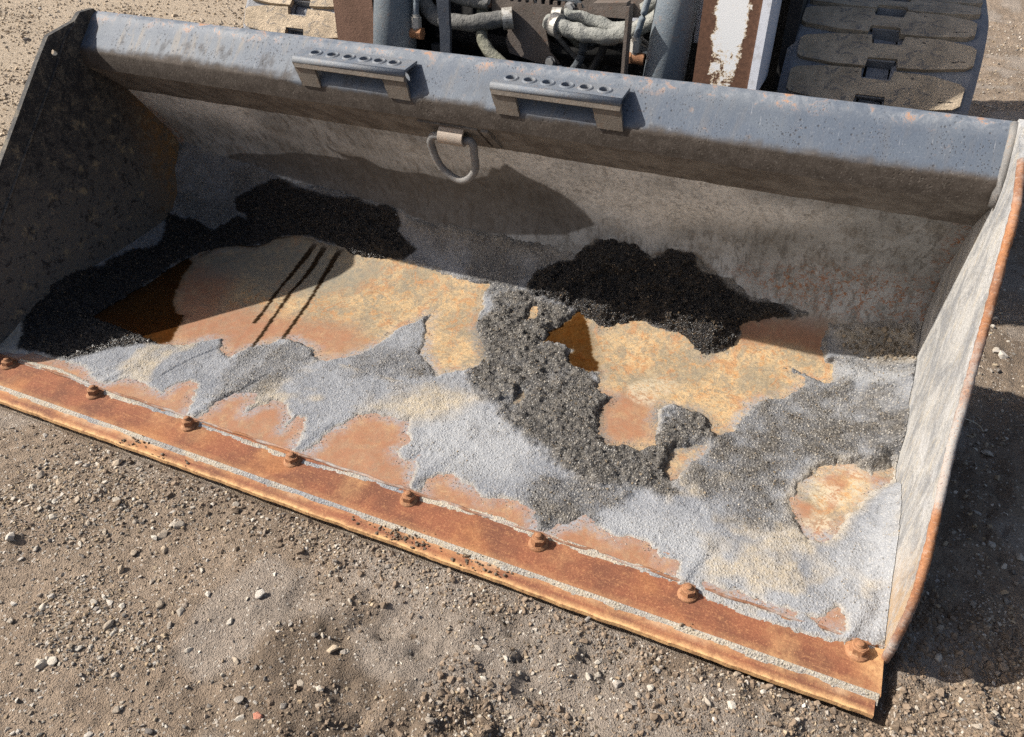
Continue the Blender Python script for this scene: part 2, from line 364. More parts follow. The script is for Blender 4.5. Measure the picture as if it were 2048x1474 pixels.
'S_a':[(-0.598,0.739),(-0.603,0.709),(-0.606,0.655),(-0.602,0.607),(-0.595,0.553),(-0.582,0.493),(-0.567,0.445),(-0.550,0.370)],
'S_a2':[(-0.550,0.370),(-0.540,0.338),(-0.537,0.290),(-0.512,0.233)],
'S_b':[(-0.560,0.749),(-0.564,0.705),(-0.558,0.630),(-0.554,0.585),(-0.550,0.533),(-0.533,0.467),(-0.517,0.410),(-0.502,0.354),(-0.488,0.300),(-0.484,0.273)],
'S_c':[(-0.505,0.747),(-0.511,0.712),(-0.505,0.640),(-0.491,0.582),(-0.470,0.503),(-0.457,0.445),(-0.444,0.388),(-0.427,0.316)],
'red_a':[(-0.678,0.206),(-0.698,0.323),(-0.658,0.421),(-0.443,0.430),(-0.303,0.462),(-0.204,0.405),(-0.266,0.314),(-0.436,0.332),(-0.515,0.227)],
'red_b':[(0.405,0.462),(0.523,0.491),(0.576,0.345),(0.484,0.288),(0.448,0.326)],
'grey_a':[(-0.925,0.630),(-0.721,0.728),(-0.467,0.731),(-0.350,0.705),(-0.394,0.605),(-0.571,0.511),(-0.730,0.532),(-0.847,0.515)],
'palefloor':[(0.468,0.468),(0.468,0.518),(0.505,0.556),(0.558,0.569),(0.585,0.545),(0.567,0.508),(0.533,0.456),(0.496,0.450)],
'dark_back':[(-0.920,0.968),(-0.860,0.991),(-0.729,1.011),(-0.633,1.040),(-0.524,1.052),(-0.441,1.052),(-0.486,1.092),(-0.495,1.113),(-0.465,1.086),(-0.431,1.074),(-0.387,1.080),(-0.348,1.044),(-0.286,1.040),(-0.204,1.052),(-0.132,1.042),(-0.085,1.050),(-0.005,1.098),(0.018,1.143),(0.037,1.136),(0.059,1.167),(0.104,1.126),(0.183,1.080),(0.244,1.009),(0.268,0.969),(0.184,0.919),(-0.005,0.881),(-0.192,0.868),(-0.339,0.893),(-0.491,0.904),(-0.736,0.934),(-0.854,0.914),(-0.939,0.950)],
'rustspots_back':[(0.632,0.914),(0.778,0.964),(0.937,0.994),(1.051,0.995),(1.090,0.861),(0.972,0.858),(0.826,0.850),(0.704,0.861)],
'wet_top':[(0.269,0.914),(0.349,0.933),(0.418,0.907),(0.467,0.939),(0.536,0.941),(0.600,0.889),(0.427,0.842),(0.263,0.835)],
'pale_back':[(0.059,1.161),(0.154,1.176),(0.425,1.196),(0.646,1.202),(0.830,1.196),(0.908,1.192),(0.759,1.109),(0.537,1.042),(0.413,0.970),(0.296,0.994),(0.244,1.009),(0.162,1.085)],
'red_c':[(-0.885,0.441),(-0.900,0.554),(-0.771,0.559),(-0.647,0.345),(-0.617,0.232),(-0.696,0.198)],
'wet_join':[(-0.964,0.696),(-0.894,0.770),(-0.787,0.747),(-0.714,0.754),(-0.766,0.707),(-0.857,0.670),(-0.912,0.639),(-0.960,0.590),(-0.942,0.665)]}

# ------------------------------------------------------------------ materials
def ground_mat():
    k = Mat('packed_soil'); a = k.sep(k.attr('mask').outputs[0])   # r dark damp, g gravelly, b fine dust
    n1 = k.noise(6, 5, .65); n2 = k.noise(55, 6, .7); n3 = k.noise(420, 3, .7)
    c = k.mix(k.rng(n1, .3, .7), (.275, .207, .150), (.345, .268, .200))
    c = k.mix(k.rng(n2, .40, .75, 0, .8), c, (.17, .133, .10))
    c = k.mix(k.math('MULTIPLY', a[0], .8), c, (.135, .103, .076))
    c = k.mix(k.math('MULTIPLY', a[2], .55), c, (.345, .30, .258))
    c = k.mix(k.math('MULTIPLY', a[1], .7), c, (.44, .36, .265))
    v = k.vor(190, 'Color'); vs = k.sep(v)
    spk = k.math('MULTIPLY', k.rng(vs[0], .86, .90), k.rng(k.vor(190), .55, .30))
    c = k.mix(k.math('MULTIPLY', spk, .7), c, (.62, .57, .50))
    dk = k.math('MULTIPLY', k.rng(vs[1], .82, .86), k.rng(k.vor(190), .6, .35))
    c = k.mix(k.math('MULTIPLY', dk, .5), c, (.10, .085, .075))
    c = k.mix(k.rng(n3, .45, .8, 0, .4), c, (.12, .092, .068))
    h = k.math('ADD', k.math('MULTIPLY', n2, 1.0), k.math('MULTIPLY', n3, .35))
    h = k.math('ADD', h, k.math('MULTIPLY', k.rng(k.vor(300), .0, .6, 1, 0), .25))
    return k.done(c, .95, k.bump(h, .016, .9), spec=.2)
def stone_mat(name, joined):
    k = Mat(name)
    if joined: c = k.mix(1.0, k.attr('tint').outputs[0], (.80, .755, .69), 'MULTIPLY')
    else:
        oi = k.t.nodes.new('ShaderNodeObjectInfo')
        c = k.ramp(oi.outputs['Random'], [(0, (.66, .64, .60)), (.25, (.58, .55, .50)), (.42, (.46, .43, .39)), (.58, (.50, .42, .33)),
                                          (.74, (.34, .32, .30)), (.84, (.68, .66, .63)), (.94, (.20, .19, .19)), (1, (.46, .35, .24))])
        c = k.mix(1.0, c, (.84, .795, .73), 'MULTIPLY')
    n = k.noise(90 if joined else 60, 5, .7)
    c = k.mix(k.rng(n, .42, .75, 0, .5), c, (.36, .29, .225))
    return k.done(c, .88, k.bump(k.noise(240, 4, .7), .004, .6), spec=.3)
def rust_mat(name='rust_strip', lite=(.37, .185, .085), main=(.205, .076, .040), dark=(.130, .052, .031), edge=True):
    k = Mat(name)
    n1 = k.noise(9, 5, .6); n2 = k.noise(60, 6, .78); n3 = k.noise(260, 4, .8)
    st = k.noise(14, 4, .6, k.vec((1, 14, 14)))
    c = k.mix(k.rng(n1, .40, .62), main, dark)
    c = k.mix(k.rng(k.noise(5, 4, .6), .5, .66, 0, .7), c, (.31, .135, .055))
    c = k.mix(k.math('MULTIPLY', k.rng(n2, .52, .75), .7), c, lite)
    c = k.mix(k.math('MULTIPLY', k.rng(st, .54, .72), .28), c, lite)
    c = k.mix(k.rng(n3, .54, .66, 0, .7), c, (.42, .20, .095))
    c = k.mix(k.rng(n3, .47, .34, 0, .65), c, (.12, .045, .026))
    if edge:
        a = k.attr('mask'); s = k.sep(a.outputs[0])
        c = k.mix(k.math('MULTIPLY', s[0], k.rng(n2, .25, .6)), c, (.54, .33, .155))
        c = k.mix(k.math('MULTIPLY', s[1], k.rng(n2, .3, .6, .4, 1)), c, (.38, .345, .28))
    return k.done(c, .82, k.bump(k.math('ADD', n2, k.math('MULTIPLY', n3, .6)), .003, .45), spec=.25)
def floor_mat():
    k = Mat('worn_rusty_plate')
    m = k.attr('mask'); a = k.sep(m.outputs[0])      # r wet, g red rust, b grey, alpha pale
    m2 = k.attr('mask2'); e = k.sep(m2.outputs[0])   # r back sheet, g dark patch, b rust spots, alpha paler top
    n1 = k.noise(7, 5, .6); n2 = k.noise(38, 6, .72, dist=.6); n3 = k.noise(230, 4, .8); n4 = k.noise(75, 6, .8, dist=1.2)
    c = k.mix(k.rng(n1, .40, .62), (.46, .315, .165), (.25, .195, .125))
    c = k.mix(k.rng(n2, .50, .62, 0, .8), c, (.39, .195, .068))
    c = k.mix(k.rng(n4, .46, .60, 0, .78), c, (.18, .162, .12))
    c = k.mix(k.rng(k.noise(19, 6, .78, dist=1.2), .49, .60, 0, .75), c, (.19, .165, .125))
    c = k.mix(k.rng(k.noise(15, 6, .78, k.vec((1, 1, 1), (0, 0, 1.0)), dist=1.0), .53, .62, 0, .7), c, (.34, .155, .06))
    cr = k.noise(150, 5, .8, dist=1.5)
    c = k.mix(k.rng(cr, .53, .60, 0, .5), c, (.46, .35, .215))
    c = k.mix(k.rng(cr, .47, .40, 0, .6), c, (.135, .10, .062))
    c = k.mix(k.math('MULTIPLY', a[1], k.rng(n2, .2, .65, .35, .95)), c, (.265, .125, .07))
    c = k.mix(k.math('MULTIPLY', a[2], k.rng(n2, .2, .7, .3, .9)), c, (.165, .16, .135))
    c = k.mix(k.math('MULTIPLY', m.outputs['Alpha'], k.rng(n4, .42, .58, 0, .9)), c, (.47, .40, .29))
    c = k.mix(k.rng(n3, .52, .72, 0, .5), c, (.19, .135, .08))
    # vertical back sheet: scuffed grey-brown steel
    sc = k.noise(60, 5, .75, k.vec((1, .35, .35), (0, 0, .5)), dist=.5)
    b = k.mix(k.rng(n1, .35, .68), (.34, .345, .345), (.215, .217, .213))
    b = k.mix(k.rng(sc, .47, .62, 0, .7), b, (.095, .088, .08))
    b = k.mix(k.rng(k.noise(16, 5, .7), .50, .64, 0, .5), b, (.145, .128, .108))
    b = k.mix(k.rng(n3, .52, .66, 0, .65), b, (.40, .385, .35))
    b = k.mix(k.rng(n3, .46, .34, 0, .5), b, (.07, .06, .05))
    b = k.mix(k.math('MULTIPLY', m2.outputs['Alpha'], k.rng(n4, .34, .60, .1, .9)), b, (.68, .665, .63))
    b = k.mix(k.math('MULTIPLY', e[2], k.rng(n4, .5, .6)), b, (.23, .10, .045))
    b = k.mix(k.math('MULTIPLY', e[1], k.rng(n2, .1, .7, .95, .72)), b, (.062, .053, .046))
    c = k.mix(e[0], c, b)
    du = k.attr('mask3'); ds = k.sep(du.outputs[0])
    dn = k.noise(120, 5, .8)
    c = k.mix(k.math('MULTIPLY', ds[0], k.rng(dn, .36, .60, .15, 1)), c, k.mix(ds[1], (.235, .24, .255), (.10, .092, .08)))
    wetc = k.mix(k.rng(n4, .35, .62, .90, .58), c, (.060, .037, .018))
    c = k.mix(a[0], c, wetc)
    c = k.mix(ds[2], c, (.020, .011, .005))
    ro = k.rng(a[0], 0, 1, .8, .22)
    h = k.math('ADD', k.math('MULTIPLY', n4, .6), k.math('MULTIPLY', n3, .5))
    h = k.math('MULTIPLY', h, k.rng(a[0], 0, .9, 1, .25))
    return k.done(c, ro, k.bump(h, .003, .5), spec=.35)
def crust_mat():
    k = Mat('asphalt_residue')
    m = k.attr('mask'); a = k.sep(m.outputs[0])      # r wet, g damp and darker, b pale, alpha tan
    al = m.outputs['Alpha']
    n1 = k.noise(10, 5, .65); n2 = k.noise(60, 6, .75); n3 = k.noise(260, 5, .8)
    d1 = k.vor(185); vc = k.sep(k.vor(185, 'Color'))
    d2 = k.vor(360); v2 = k.sep(k.vor(360, 'Color'))
    c = k.mix(k.rng(n1, .32, .68), (.150, .158, .176), (.225, .233, .250))
    c = k.mix(k.rng(n2, .50, .68, 0, .6), c, (.115, .119, .13))
    c = k.mix(k.math('MULTIPLY', a[2], k.rng(n2, .2, .6, .45, .95)), c, (.272, .279, .290))
    c = k.mix(k.math('MULTIPLY', al, k.rng(n2, .2, .7, .3, .95)), c, (.40, .325, .215))
    c = k.mix(a[1], c, k.mix(k.rng(n2, .38, .62), (.046, .043, .042), (.122, .110, .095)))
    c = k.mix(a[0], c, k.mix(k.rng(n2, .4, .7), (.006, .006, .0075), (.028, .022, .018)))
    # grains
    core = k.rng(d1, .52, .30)
    br = k.math('MULTIPLY', core, k.rng(vc[0], .55, .62))
    gc = k.mix(vc[1], (.58, .56, .52), (.36, .31, .24))
    gc = k.mix(a[0], gc, (.11, .082, .055))
    c = k.mix(k.math('MULTIPLY', br, k.math('ADD', .22, k.math('MULTIPLY', k.math('MAXIMUM', a[0], a[1]), .42))), c, gc)
    br2 = k.math('MULTIPLY', k.rng(d2, .5, .3), k.rng(v2[0], .60, .66))
    c = k.mix(k.math('MULTIPLY', br2, k.math('MULTIPLY', k.rng(a[0], 0, 1, .6, .25), k.math('ADD', .45, k.math('MULTIPLY', a[1], .5)))), c, k.mix(a[1], (.55, .55, .56), (.34, .32, .29)))
    dk = k.math('MULTIPLY', k.rng(d1, .5, .3), k.rng(vc[2], .74, .8))
    c = k.mix(k.math('MULTIPLY', dk, k.rng(a[1], 0, 1, .28, .5)), c, (.06, .06, .063))
    c = k.mix(k.rng(n3, .55, .70, 0, .5), c, (.07, .07, .076))
    c = k.mix(k.math('MULTIPLY', k.rng(n3, .44, .34), k.rng(a[0], 0, 1, .45, .0)), c, (.44, .445, .46))
    ro = k.math('ADD', k.rng(a[0], 0, 1, .92, .33), k.math('MULTIPLY', n2, -.08))
    h = k.math('ADD', k.math('MULTIPLY', k.rng(d1, 0, .6, 1, 0), .55), k.math('MULTIPLY', n3, .5))
    h = k.math('ADD', h, k.math('MULTIPLY', k.rng(d2, 0, .6, 1, 0), .3))
    nb = k.bump(h, .008, .9)
    k.put(nb.node.inputs['Strength'], k.math('ADD', .5, k.math('MULTIPLY', k.math('MAXIMUM', a[0], a[1]), .5)))
    return k.done(c, ro, nb, spec=.4)
def paint_mat():
    """blue-grey tube: attr mask r = brown grime, g = worn bright edge"""
    k = Mat('worn_blue_grey_paint'); a = k.sep(k.attr('mask').outputs[0])
    n1 = k.noise(5, 4, .6); n2 = k.noise(34, 6, .78, dist=.5); n3 = k.noise(220, 4, .8)
    ver = k.noise(46, 5, .7, k.vec((1, .18, .18)))
    c = k.mix(k.rng(n1, .35, .65), (.074, .092, .122), (.094, .111, .135))
    x = k.xyz()[0]
    c = k.mix(k.math('MULTIPLY', k.rng(ver, .5, .68), k.rng(x, .9, -.9, .15, .85)), c, (.155, .138, .12))
    c = k.mix(k.rng(n2, .59, .72, 0, .55), c, (.22, .16, .125))
    pits = k.math('MAXIMUM', k.math('MULTIPLY', k.rng(k.vor(90), .27, .12), k.rng(k.noise(9, 4), .48, .60)), k.math('MULTIPLY', k.rng(k.vor(190), .28, .16), k.rng(k.noise(17, 4), .46, .60)))
    sc1 = k.noise(30, 3, .6, k.vec((7, .5, .5), (0, .5, .9))); sc2 = k.noise(30, 3, .6, k.vec((6, .6, .6), (0, -.7, .5)))
    scr = k.math('MAXIMUM', k.rng(sc1, .69, .72), k.rng(sc2, .70, .73))
    c = k.mix(k.math('MULTIPLY', scr, .4), c, (.30, .31, .33))
    c = k.mix(k.rng(n3, .56, .68, 0, .35), c, (.24, .25, .26)); c = k.mix(k.rng(n3, .45, .36, 0, .4), c, (.055, .065, .085))
    c = k.mix(k.math('MULTIPLY', pits, .85), c, (.03, .03, .035))
    c = k.mix(k.math('MULTIPLY', a[1], k.rng(n2, .38, .62, .2, .9)), c, (.215, .23, .25))
    c = k.mix(k.math('MULTIPLY', a[1], k.rng(n2, .54, .64)), c, (.33, .175, .095))
    gr = k.mix(k.rng(n2, .35, .7), (.045, .036, .029), (.078, .065, .055))
    gr = k.mix(k.rng(n3, .55, .68, 0, .55), gr, (.21, .19, .165))
    c = k.mix(a[0], c, gr)
    return k.done(c, k.rng(a[0], 0, 1, .60, .9), k.bump(k.math('ADD', n3, k.math('MULTIPLY', pits, -1.0)), .002, .4), spec=.28)
def grime_mat(name, c1, c2, c3, scale=1.0, rough=.8, rust=(.20, .10, .05), rustf=.5):
    k = Mat(name)
    n1 = k.noise(12 * scale, 5, .65); n2 = k.noise(60 * scale, 6, .78, dist=.6); n3 = k.noise(230 * scale, 4, .8)
    c = k.mix(k.rng(n1, .35, .65), c1, c2)
    c = k.mix(k.rng(n3, .52, .68, 0, .75), c, c3)
    c = k.mix(k.rng(n2, .55, .66, 0, rustf), c, rust)
    return k.done(c, rough, k.bump(k.math('ADD', n2, n3), .003, .5), spec=.35)
def side_mat(left):
    k = Mat('scoured_side_plate' if not left else 'blackened_side_plate'); p = k.xyz()
    n1 = k.noise(8, 5, .65); n2 = k.noise(45, 6, .78, dist=.7); n3 = k.noise(230, 4, .8)
    st = k.noise(7, 6, .75, k.vec((2, 1.6, .9), (math.radians(-40), 0, 0)), dist=.8)
    st2 = k.noise(24, 6, .78, k.vec((3, 1.8, .7), (math.radians(-40), 0, 0)), dist=.7)
    edge = k.math('SUBTRACT', p[1], p[2])   # grows from the front edge to the back
    if not left:
        c = k.mix(k.rng(st, .40, .60), (.36, .355, .345), (.19, .195, .205))
        c = k.mix(k.rng(st2, .50, .64, 0, .5), c, (.40, .345, .255))
        c = k.mix(k.rng(n2, .47, .38, 0, .4), c, (.19, .19, .19))
        c = k.mix(k.rng(n1, .52, .66, 0, .55), c, (.44, .44, .445))
        c = k.mix(k.rng(n3, .50, .68, 0, .7), c, (.15, .14, .125))
        c = k.mix(k.rng(n3, .46, .34, 0, .45), c, (.56, .56, .55))
        c = k.mix(k.rng(n2, .63, .74, 0, .6), c, (.33, .19, .085))
        low = k.rng(k.math('ADD', p[1], k.math('MULTIPLY', p[2], .8)), .42, .2)
        c = k.mix(k.math('MULTIPLY', low, k.rng(st2, .38, .58, .2, .85)), c, (.33, .215, .11))
        return k.done(c, .8, k.bump(k.math('ADD', st2, n3), .003, .5), spec=.3)
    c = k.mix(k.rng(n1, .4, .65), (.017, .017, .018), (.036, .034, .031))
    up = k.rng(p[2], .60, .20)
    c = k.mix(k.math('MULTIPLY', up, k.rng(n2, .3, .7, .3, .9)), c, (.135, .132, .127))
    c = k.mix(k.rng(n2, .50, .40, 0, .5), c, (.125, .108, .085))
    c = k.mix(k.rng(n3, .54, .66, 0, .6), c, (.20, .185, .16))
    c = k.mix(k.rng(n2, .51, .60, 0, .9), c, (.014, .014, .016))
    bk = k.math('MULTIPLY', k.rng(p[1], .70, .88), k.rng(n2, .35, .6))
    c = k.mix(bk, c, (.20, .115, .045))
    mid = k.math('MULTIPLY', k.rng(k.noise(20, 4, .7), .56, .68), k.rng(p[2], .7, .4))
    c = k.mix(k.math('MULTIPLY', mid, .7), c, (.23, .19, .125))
    return k.done(c, .75, k.bump(k.math('ADD', n2, n3), .003, .5), spec=.35)
def rubber_mat(dusty):
    k = Mat('dusty_tread_rubber' if dusty else 'rubber')
    n1 = k.noise(14, 5, .7); n2 = k.noise(42, 6, .8, k.vec((.7, 1.1, 1.1)), dist=1.2); n3 = k.noise(300, 4, .7)
    if dusty:
        c = k.mix(k.rng(n1, .3, .7), (.52, .42, .305), (.33, .265, .19))
        c = k.mix(k.rng(n2, .53, .63, 0, .85), c, (.12, .12, .125))
        c = k.mix(k.rng(n3, .45, .75, 0, .45), c, (.60, .50, .37))
    else:
        c = k.mix(k.rng(n1, .3, .7), (.20, .21, .24), (.27, .275, .285))
        c = k.mix(k.rng(n2, .55, .75, 0, .6), c, (.34, .30, .24))
    cut = k.noise(16, 4, .7, k.vec((.5, 2, 2), (.3, .2, .3)), dist=1.0)
    if dusty: c = k.mix(k.rng(cut, .655, .675), c, (.03, .03, .032))
    return k.done(c, .85, k.bump(k.math('ADD', k.math('ADD', n2, k.math('MULTIPLY', n3, .5)), k.math('MULTIPLY', n1, 1.2)), .014, .7), spec=.3)
def white_rust_mat(lo, hi, thr):
    """flaking white paint over rust: threshold grows towards the edges lo..hi in x and near the bottom"""
    k = Mat('flaking_white_paint'); p = k.xyz()
    n = k.noise(28, 6, .72, dist=.8); n2 = k.noise(110, 5, .75); n3 = k.noise(350, 3, .7)
    xm = k.math('ABSOLUTE', k.math('SUBTRACT', p[0], (lo + hi) / 2))
    e = k.rng(xm, (hi - lo) * .14, (hi - lo) * .50, -.03, .40)
    bt = k.rng(p[2], .80, .62, -.01, .125)
    t = k.math('ADD', k.math('ADD', e, bt), thr)
    v = k.math('ADD', k.math('MULTIPLY', n, .6), k.math('MULTIPLY', n2, .4))
    f = k.rng(k.math('SUBTRACT', v, t), -.012, .012)
    halo = k.rng(k.math('SUBTRACT', v, t), .0, .07, .8, 0)
    ru = k.mix(k.rng(n2, .35, .7), (.085, .042, .026), (.15, .075, .045))
    wt = k.mix(halo, k.mix(k.rng(n3, .4, .8), (.74, .75, .76), (.66, .66, .66)), (.62, .44, .22))
    return k.done(k.mix(f, ru, wt), k.rng(f, 0, 1, .85, .5), k.bump(k.math('ADD', f, k.math('MULTIPLY', n3, .2)), .0015, .7), spec=.4)
def hose_mat(name, c1, c2, c3):
    k = Mat(name); n1 = k.noise(25, 5, .7); n2 = k.noise(120, 5, .7)
    c = k.mix(k.rng(n1, .35, .65), c1, c2)
    c = k.mix(k.rng(n2, .55, .7, 0, .8), c, c3)
    return k.done(c, .75, k.bump(k.math('ADD', n1, n2), .009, .8), spec=.35)
def speckled_mat():
    k = Mat('white_paint_with_tar_specks'); n = k.noise(75, 5, .7, dist=.6); n1 = k.noise(20, 4, .7)
    c = k.mix(k.rng(k.math('ADD', n, k.math('MULTIPLY', n1, .3)), .60, .64), (.62, .63, .64), (.02, .02, .022))
    return k.done(c, .6, k.bump(n, .004, .5))
def metal_mat(name, col, rough=.4, metal=.7, dirt=(.10, .08, .06)):
    k = Mat(name); n = k.noise(60, 5, .7); n3 = k.noise(300, 4, .7)
    c = k.mix(k.rng(n, .45, .7, 0, .8), col, dirt)
    return k.done(c, k.rng(n, .3, .7, rough, rough + .3), k.bump(n3, .001, .3), metal=metal)
def film_mat():
    """thin standing water: tinted see-through with a mirror sheen"""
    k = Mat('standing_water'); t = k.t; t.nodes.remove(k.b)
    tr = t.nodes.new('ShaderNodeBsdfTransparent'); tr.inputs[0].default_value = (.70, .55, .37, 1)
    gl = t.nodes.new('ShaderNodeBsdfGlossy'); gl.inputs['Roughness'].default_value = .03; gl.inputs[0].default_value = (1, 1, 1, 1)
    fr = t.nodes.new('ShaderNodeFresnel'); fr.inputs[0].default_value = 1.33
    mx = t.nodes.new('ShaderNodeMixShader')
    t.links.new(fr.outputs[0], mx.inputs[0]); t.links.new(tr.outputs[0], mx.inputs[1]); t.links.new(gl.outputs[0], mx.inputs[2])
    t.links.new(mx.outputs[0], k.out.inputs[0])
    return k.m

M = dict(
    ground=ground_mat(), stone=stone_mat('field_stone', False), gravel=stone_mat('loose_gravel', True),
    rust=rust_mat(), rustnut=rust_mat('rusty_nut', (.50, .33, .19), (.29, .145, .075), (.17, .08, .042), False),
    rustedge=rust_mat('rusty_plate_edge', (.40, .36, .31), (.185, .09, .052), (.30, .29, .275), False),
    floor=floor_mat(), crust=crust_mat(), paint=paint_mat(), side_r=side_mat(False), side_l=side_mat(True),
    brown=grime_mat('brown_grimy_steel', (.085, .073, .064), (.165, .150, .135), (.33, .305, .275), 1.6, .8, (.055, .043, .034), .8),
    shackle=grime_mat('scuffed_ring_steel', (.135, .133, .132), (.19, .182, .172), (.33, .315, .29), 2, .6, (.26, .15, .085), .6),
    strap=grime_mat('scuffed_strap_steel', (.27, .235, .20), (.33, .27, .22), (.42, .36, .28), 2, .6, (.35, .18, .08), .6),
    rubber=rubber_mat(False), tread=rubber_mat(True), rustplate=grime_mat('dark_rust', (.135, .075, .05), (.17, .095, .065), (.23, .14, .10), 1.2, .85, (.10, .05, .035), .6),
    white_arm=white_rust_mat(.43, .565, .385), white=metal_mat('white_paint', (.62, .64, .70), .45, 0, (.45, .45, .47)),
    cyl=grime_mat('dusty_grey_cylinder_paint', (.135, .165, .195), (.17, .195, .215), (.23, .235, .235), 1, .5, (.27, .17, .12), .45),
    navy=grime_mat('dark_navy_bar', (.02, .028, .045), (.028, .036, .052), (.05, .055, .065), 1, .6, (.06, .045, .035), .4),
    hose=hose_mat('wrapped_grey_hose', (.105, .105, .102), (.165, .162, .152), (.035, .032, .03)),
    hose_pale=hose_mat('pale_dirty_hose', (.20, .205, .19), (.30, .30, .275), (.05, .048, .044)),
    hose_green=hose_mat('greenish_hose', (.165, .165, .125), (.21, .205, .165), (.08, .078, .065)),
    hose_blue=hose_mat('blue_grey_hose', (.055, .066, .078), (.08, .09, .10), (.14, .14, .14)),
    guard=grime_mat('rusty_guard_plate', (.105, .085, .07), (.14, .115, .10), (.17, .145, .13), 1, .7, (.16, .075, .042), .7),
    specks=speckled_mat(), dark=grime_mat('shade_dark_frame', (.012, .012, .013), (.022, .021, .02), (.035, .033, .03), 1, .7, (.03, .02, .015), .3),
    bolt=metal_mat('steel_bolt', (.42, .42, .42)), clampm=metal_mat('zinc_clamp', (.50, .48, .44), .4, .5), tar=grime_mat('tar_lumps', (.02, .02, .022), (.035, .033, .032), (.09, .085, .08), 1, .8, (.03, .025, .02), .3),
    brick=grime_mat('red_brick_chip', (.42, .17, .11), (.50, .22, .15), (.55, .30, .22), 1, .9, (.35, .2, .14), .4), straw=metal_mat('dry_straw', (.55, .50, .40), .8, 0, (.4, .33, .22)), film=film_mat(),
)

# ------------------------------------------------------------------ loader bucket: profile of its inner face in (y, z)
XL, XR = -1.100, 1.071
CTRL = np.array([(.120, .030), (.30, .036), (.48, .041), (.62, .046), (.74, .057), (.82, .080), (.875, .122), (.905, .180), (.914, .245), (.908, .30), (.880, .365), (.843, .42), (.765, .530)])
def catmull(P, n=40):
    P = np.vstack([2 * P[0] - P[1], P, 2 * P[-1] - P[-2]]); out = []
    for i in range(1, len(P) - 2):
        p0, p1, p2, p3 = P[i - 1:i + 3]
        for t in np.linspace(0, 1, n, endpoint=False):
            out.append(.5 * ((2 * p1) + (-p0 + p2) * t + (2 * p0 - 5 * p1 + 4 * p2 - p3) * t * t + (-p0 + 3 * p1 - 3 * p2 + p3) * t ** 3))
    out.append(P[-2]); return np.array(out)
PROF = catmull(CTRL)
SL = np.concatenate([[0], np.cumsum(np.hypot(*np.diff(PROF, axis=0).T))])
def front_z(y): return np.interp(y, [0, .028, .0301, .1175, .12], [.005, .012, .0185, .026, .030])
def surf(s):
    s = np.asarray(s, float)
    y = np.where(s < 0, .12 + s, np.interp(s, SL, PROF[:, 0])); z = np.where(s < 0, front_z(.12 + s), np.interp(s, SL, PROF[:, 1]))
    return y, z
def surf_n(s):
    e = .004; s = np.maximum(s, 0.0)
    y1, z1 = surf(np.minimum(s + e, SL[-1])); y0, z0 = surf(np.maximum(s - e, 0))
    dy, dz = y1 - y0, z1 - z0; L = np.hypot(dy, dz) + 1e-9
    return -dz / L, dy / L                                  # points into the bucket
bucket = tag(empty('loader_bucket'), 'wide open steel loader bucket with a rusty edge, caked with asphalt, resting on soil', 'bucket')

HOLES = ('hole_left', 'hole_right', 'hole_small', 'hole_round', 'hole_mid', 'hole_mida', 'hole_slot', 'hole_patch', 'hole_window')
def crust_cover(x, s):
    """signed distance to the edge of the asphalt residue, positive under it"""
    wx = x + .0085 * fbm(x, s, 45, 5, 65, .62); ws = s + .0085 * fbm(x, s, 45, 5, 66, .62)
    fx = x + .0065 * fbm(x, s, 70, 5, 67, .65); fs = s + .0065 * fbm(x, s, 70, 5, 68, .65)
    cov = sdf(wx, ws, POLY['cover'], .08)
    for k in HOLES:
        fine = k in ('hole_left', 'hole_right')
        cov = np.minimum(cov, -sdf(fx if fine else wx, fs if fine else ws, POLY[k], .08) + (.006 * fbm(x, s, 60, 3, 69) if k == 'hole_round' else 0))
    for k in ('wet_left', 'wet_center', 'wet_right', 'wet_join'): cov = np.maximum(cov, sdf(wx, ws, POLY[k], .08))
    return cov + .0038 * fbm(x, s, 140, 3, 70) + .004 * fbm(x, s, 75, 2, 79)

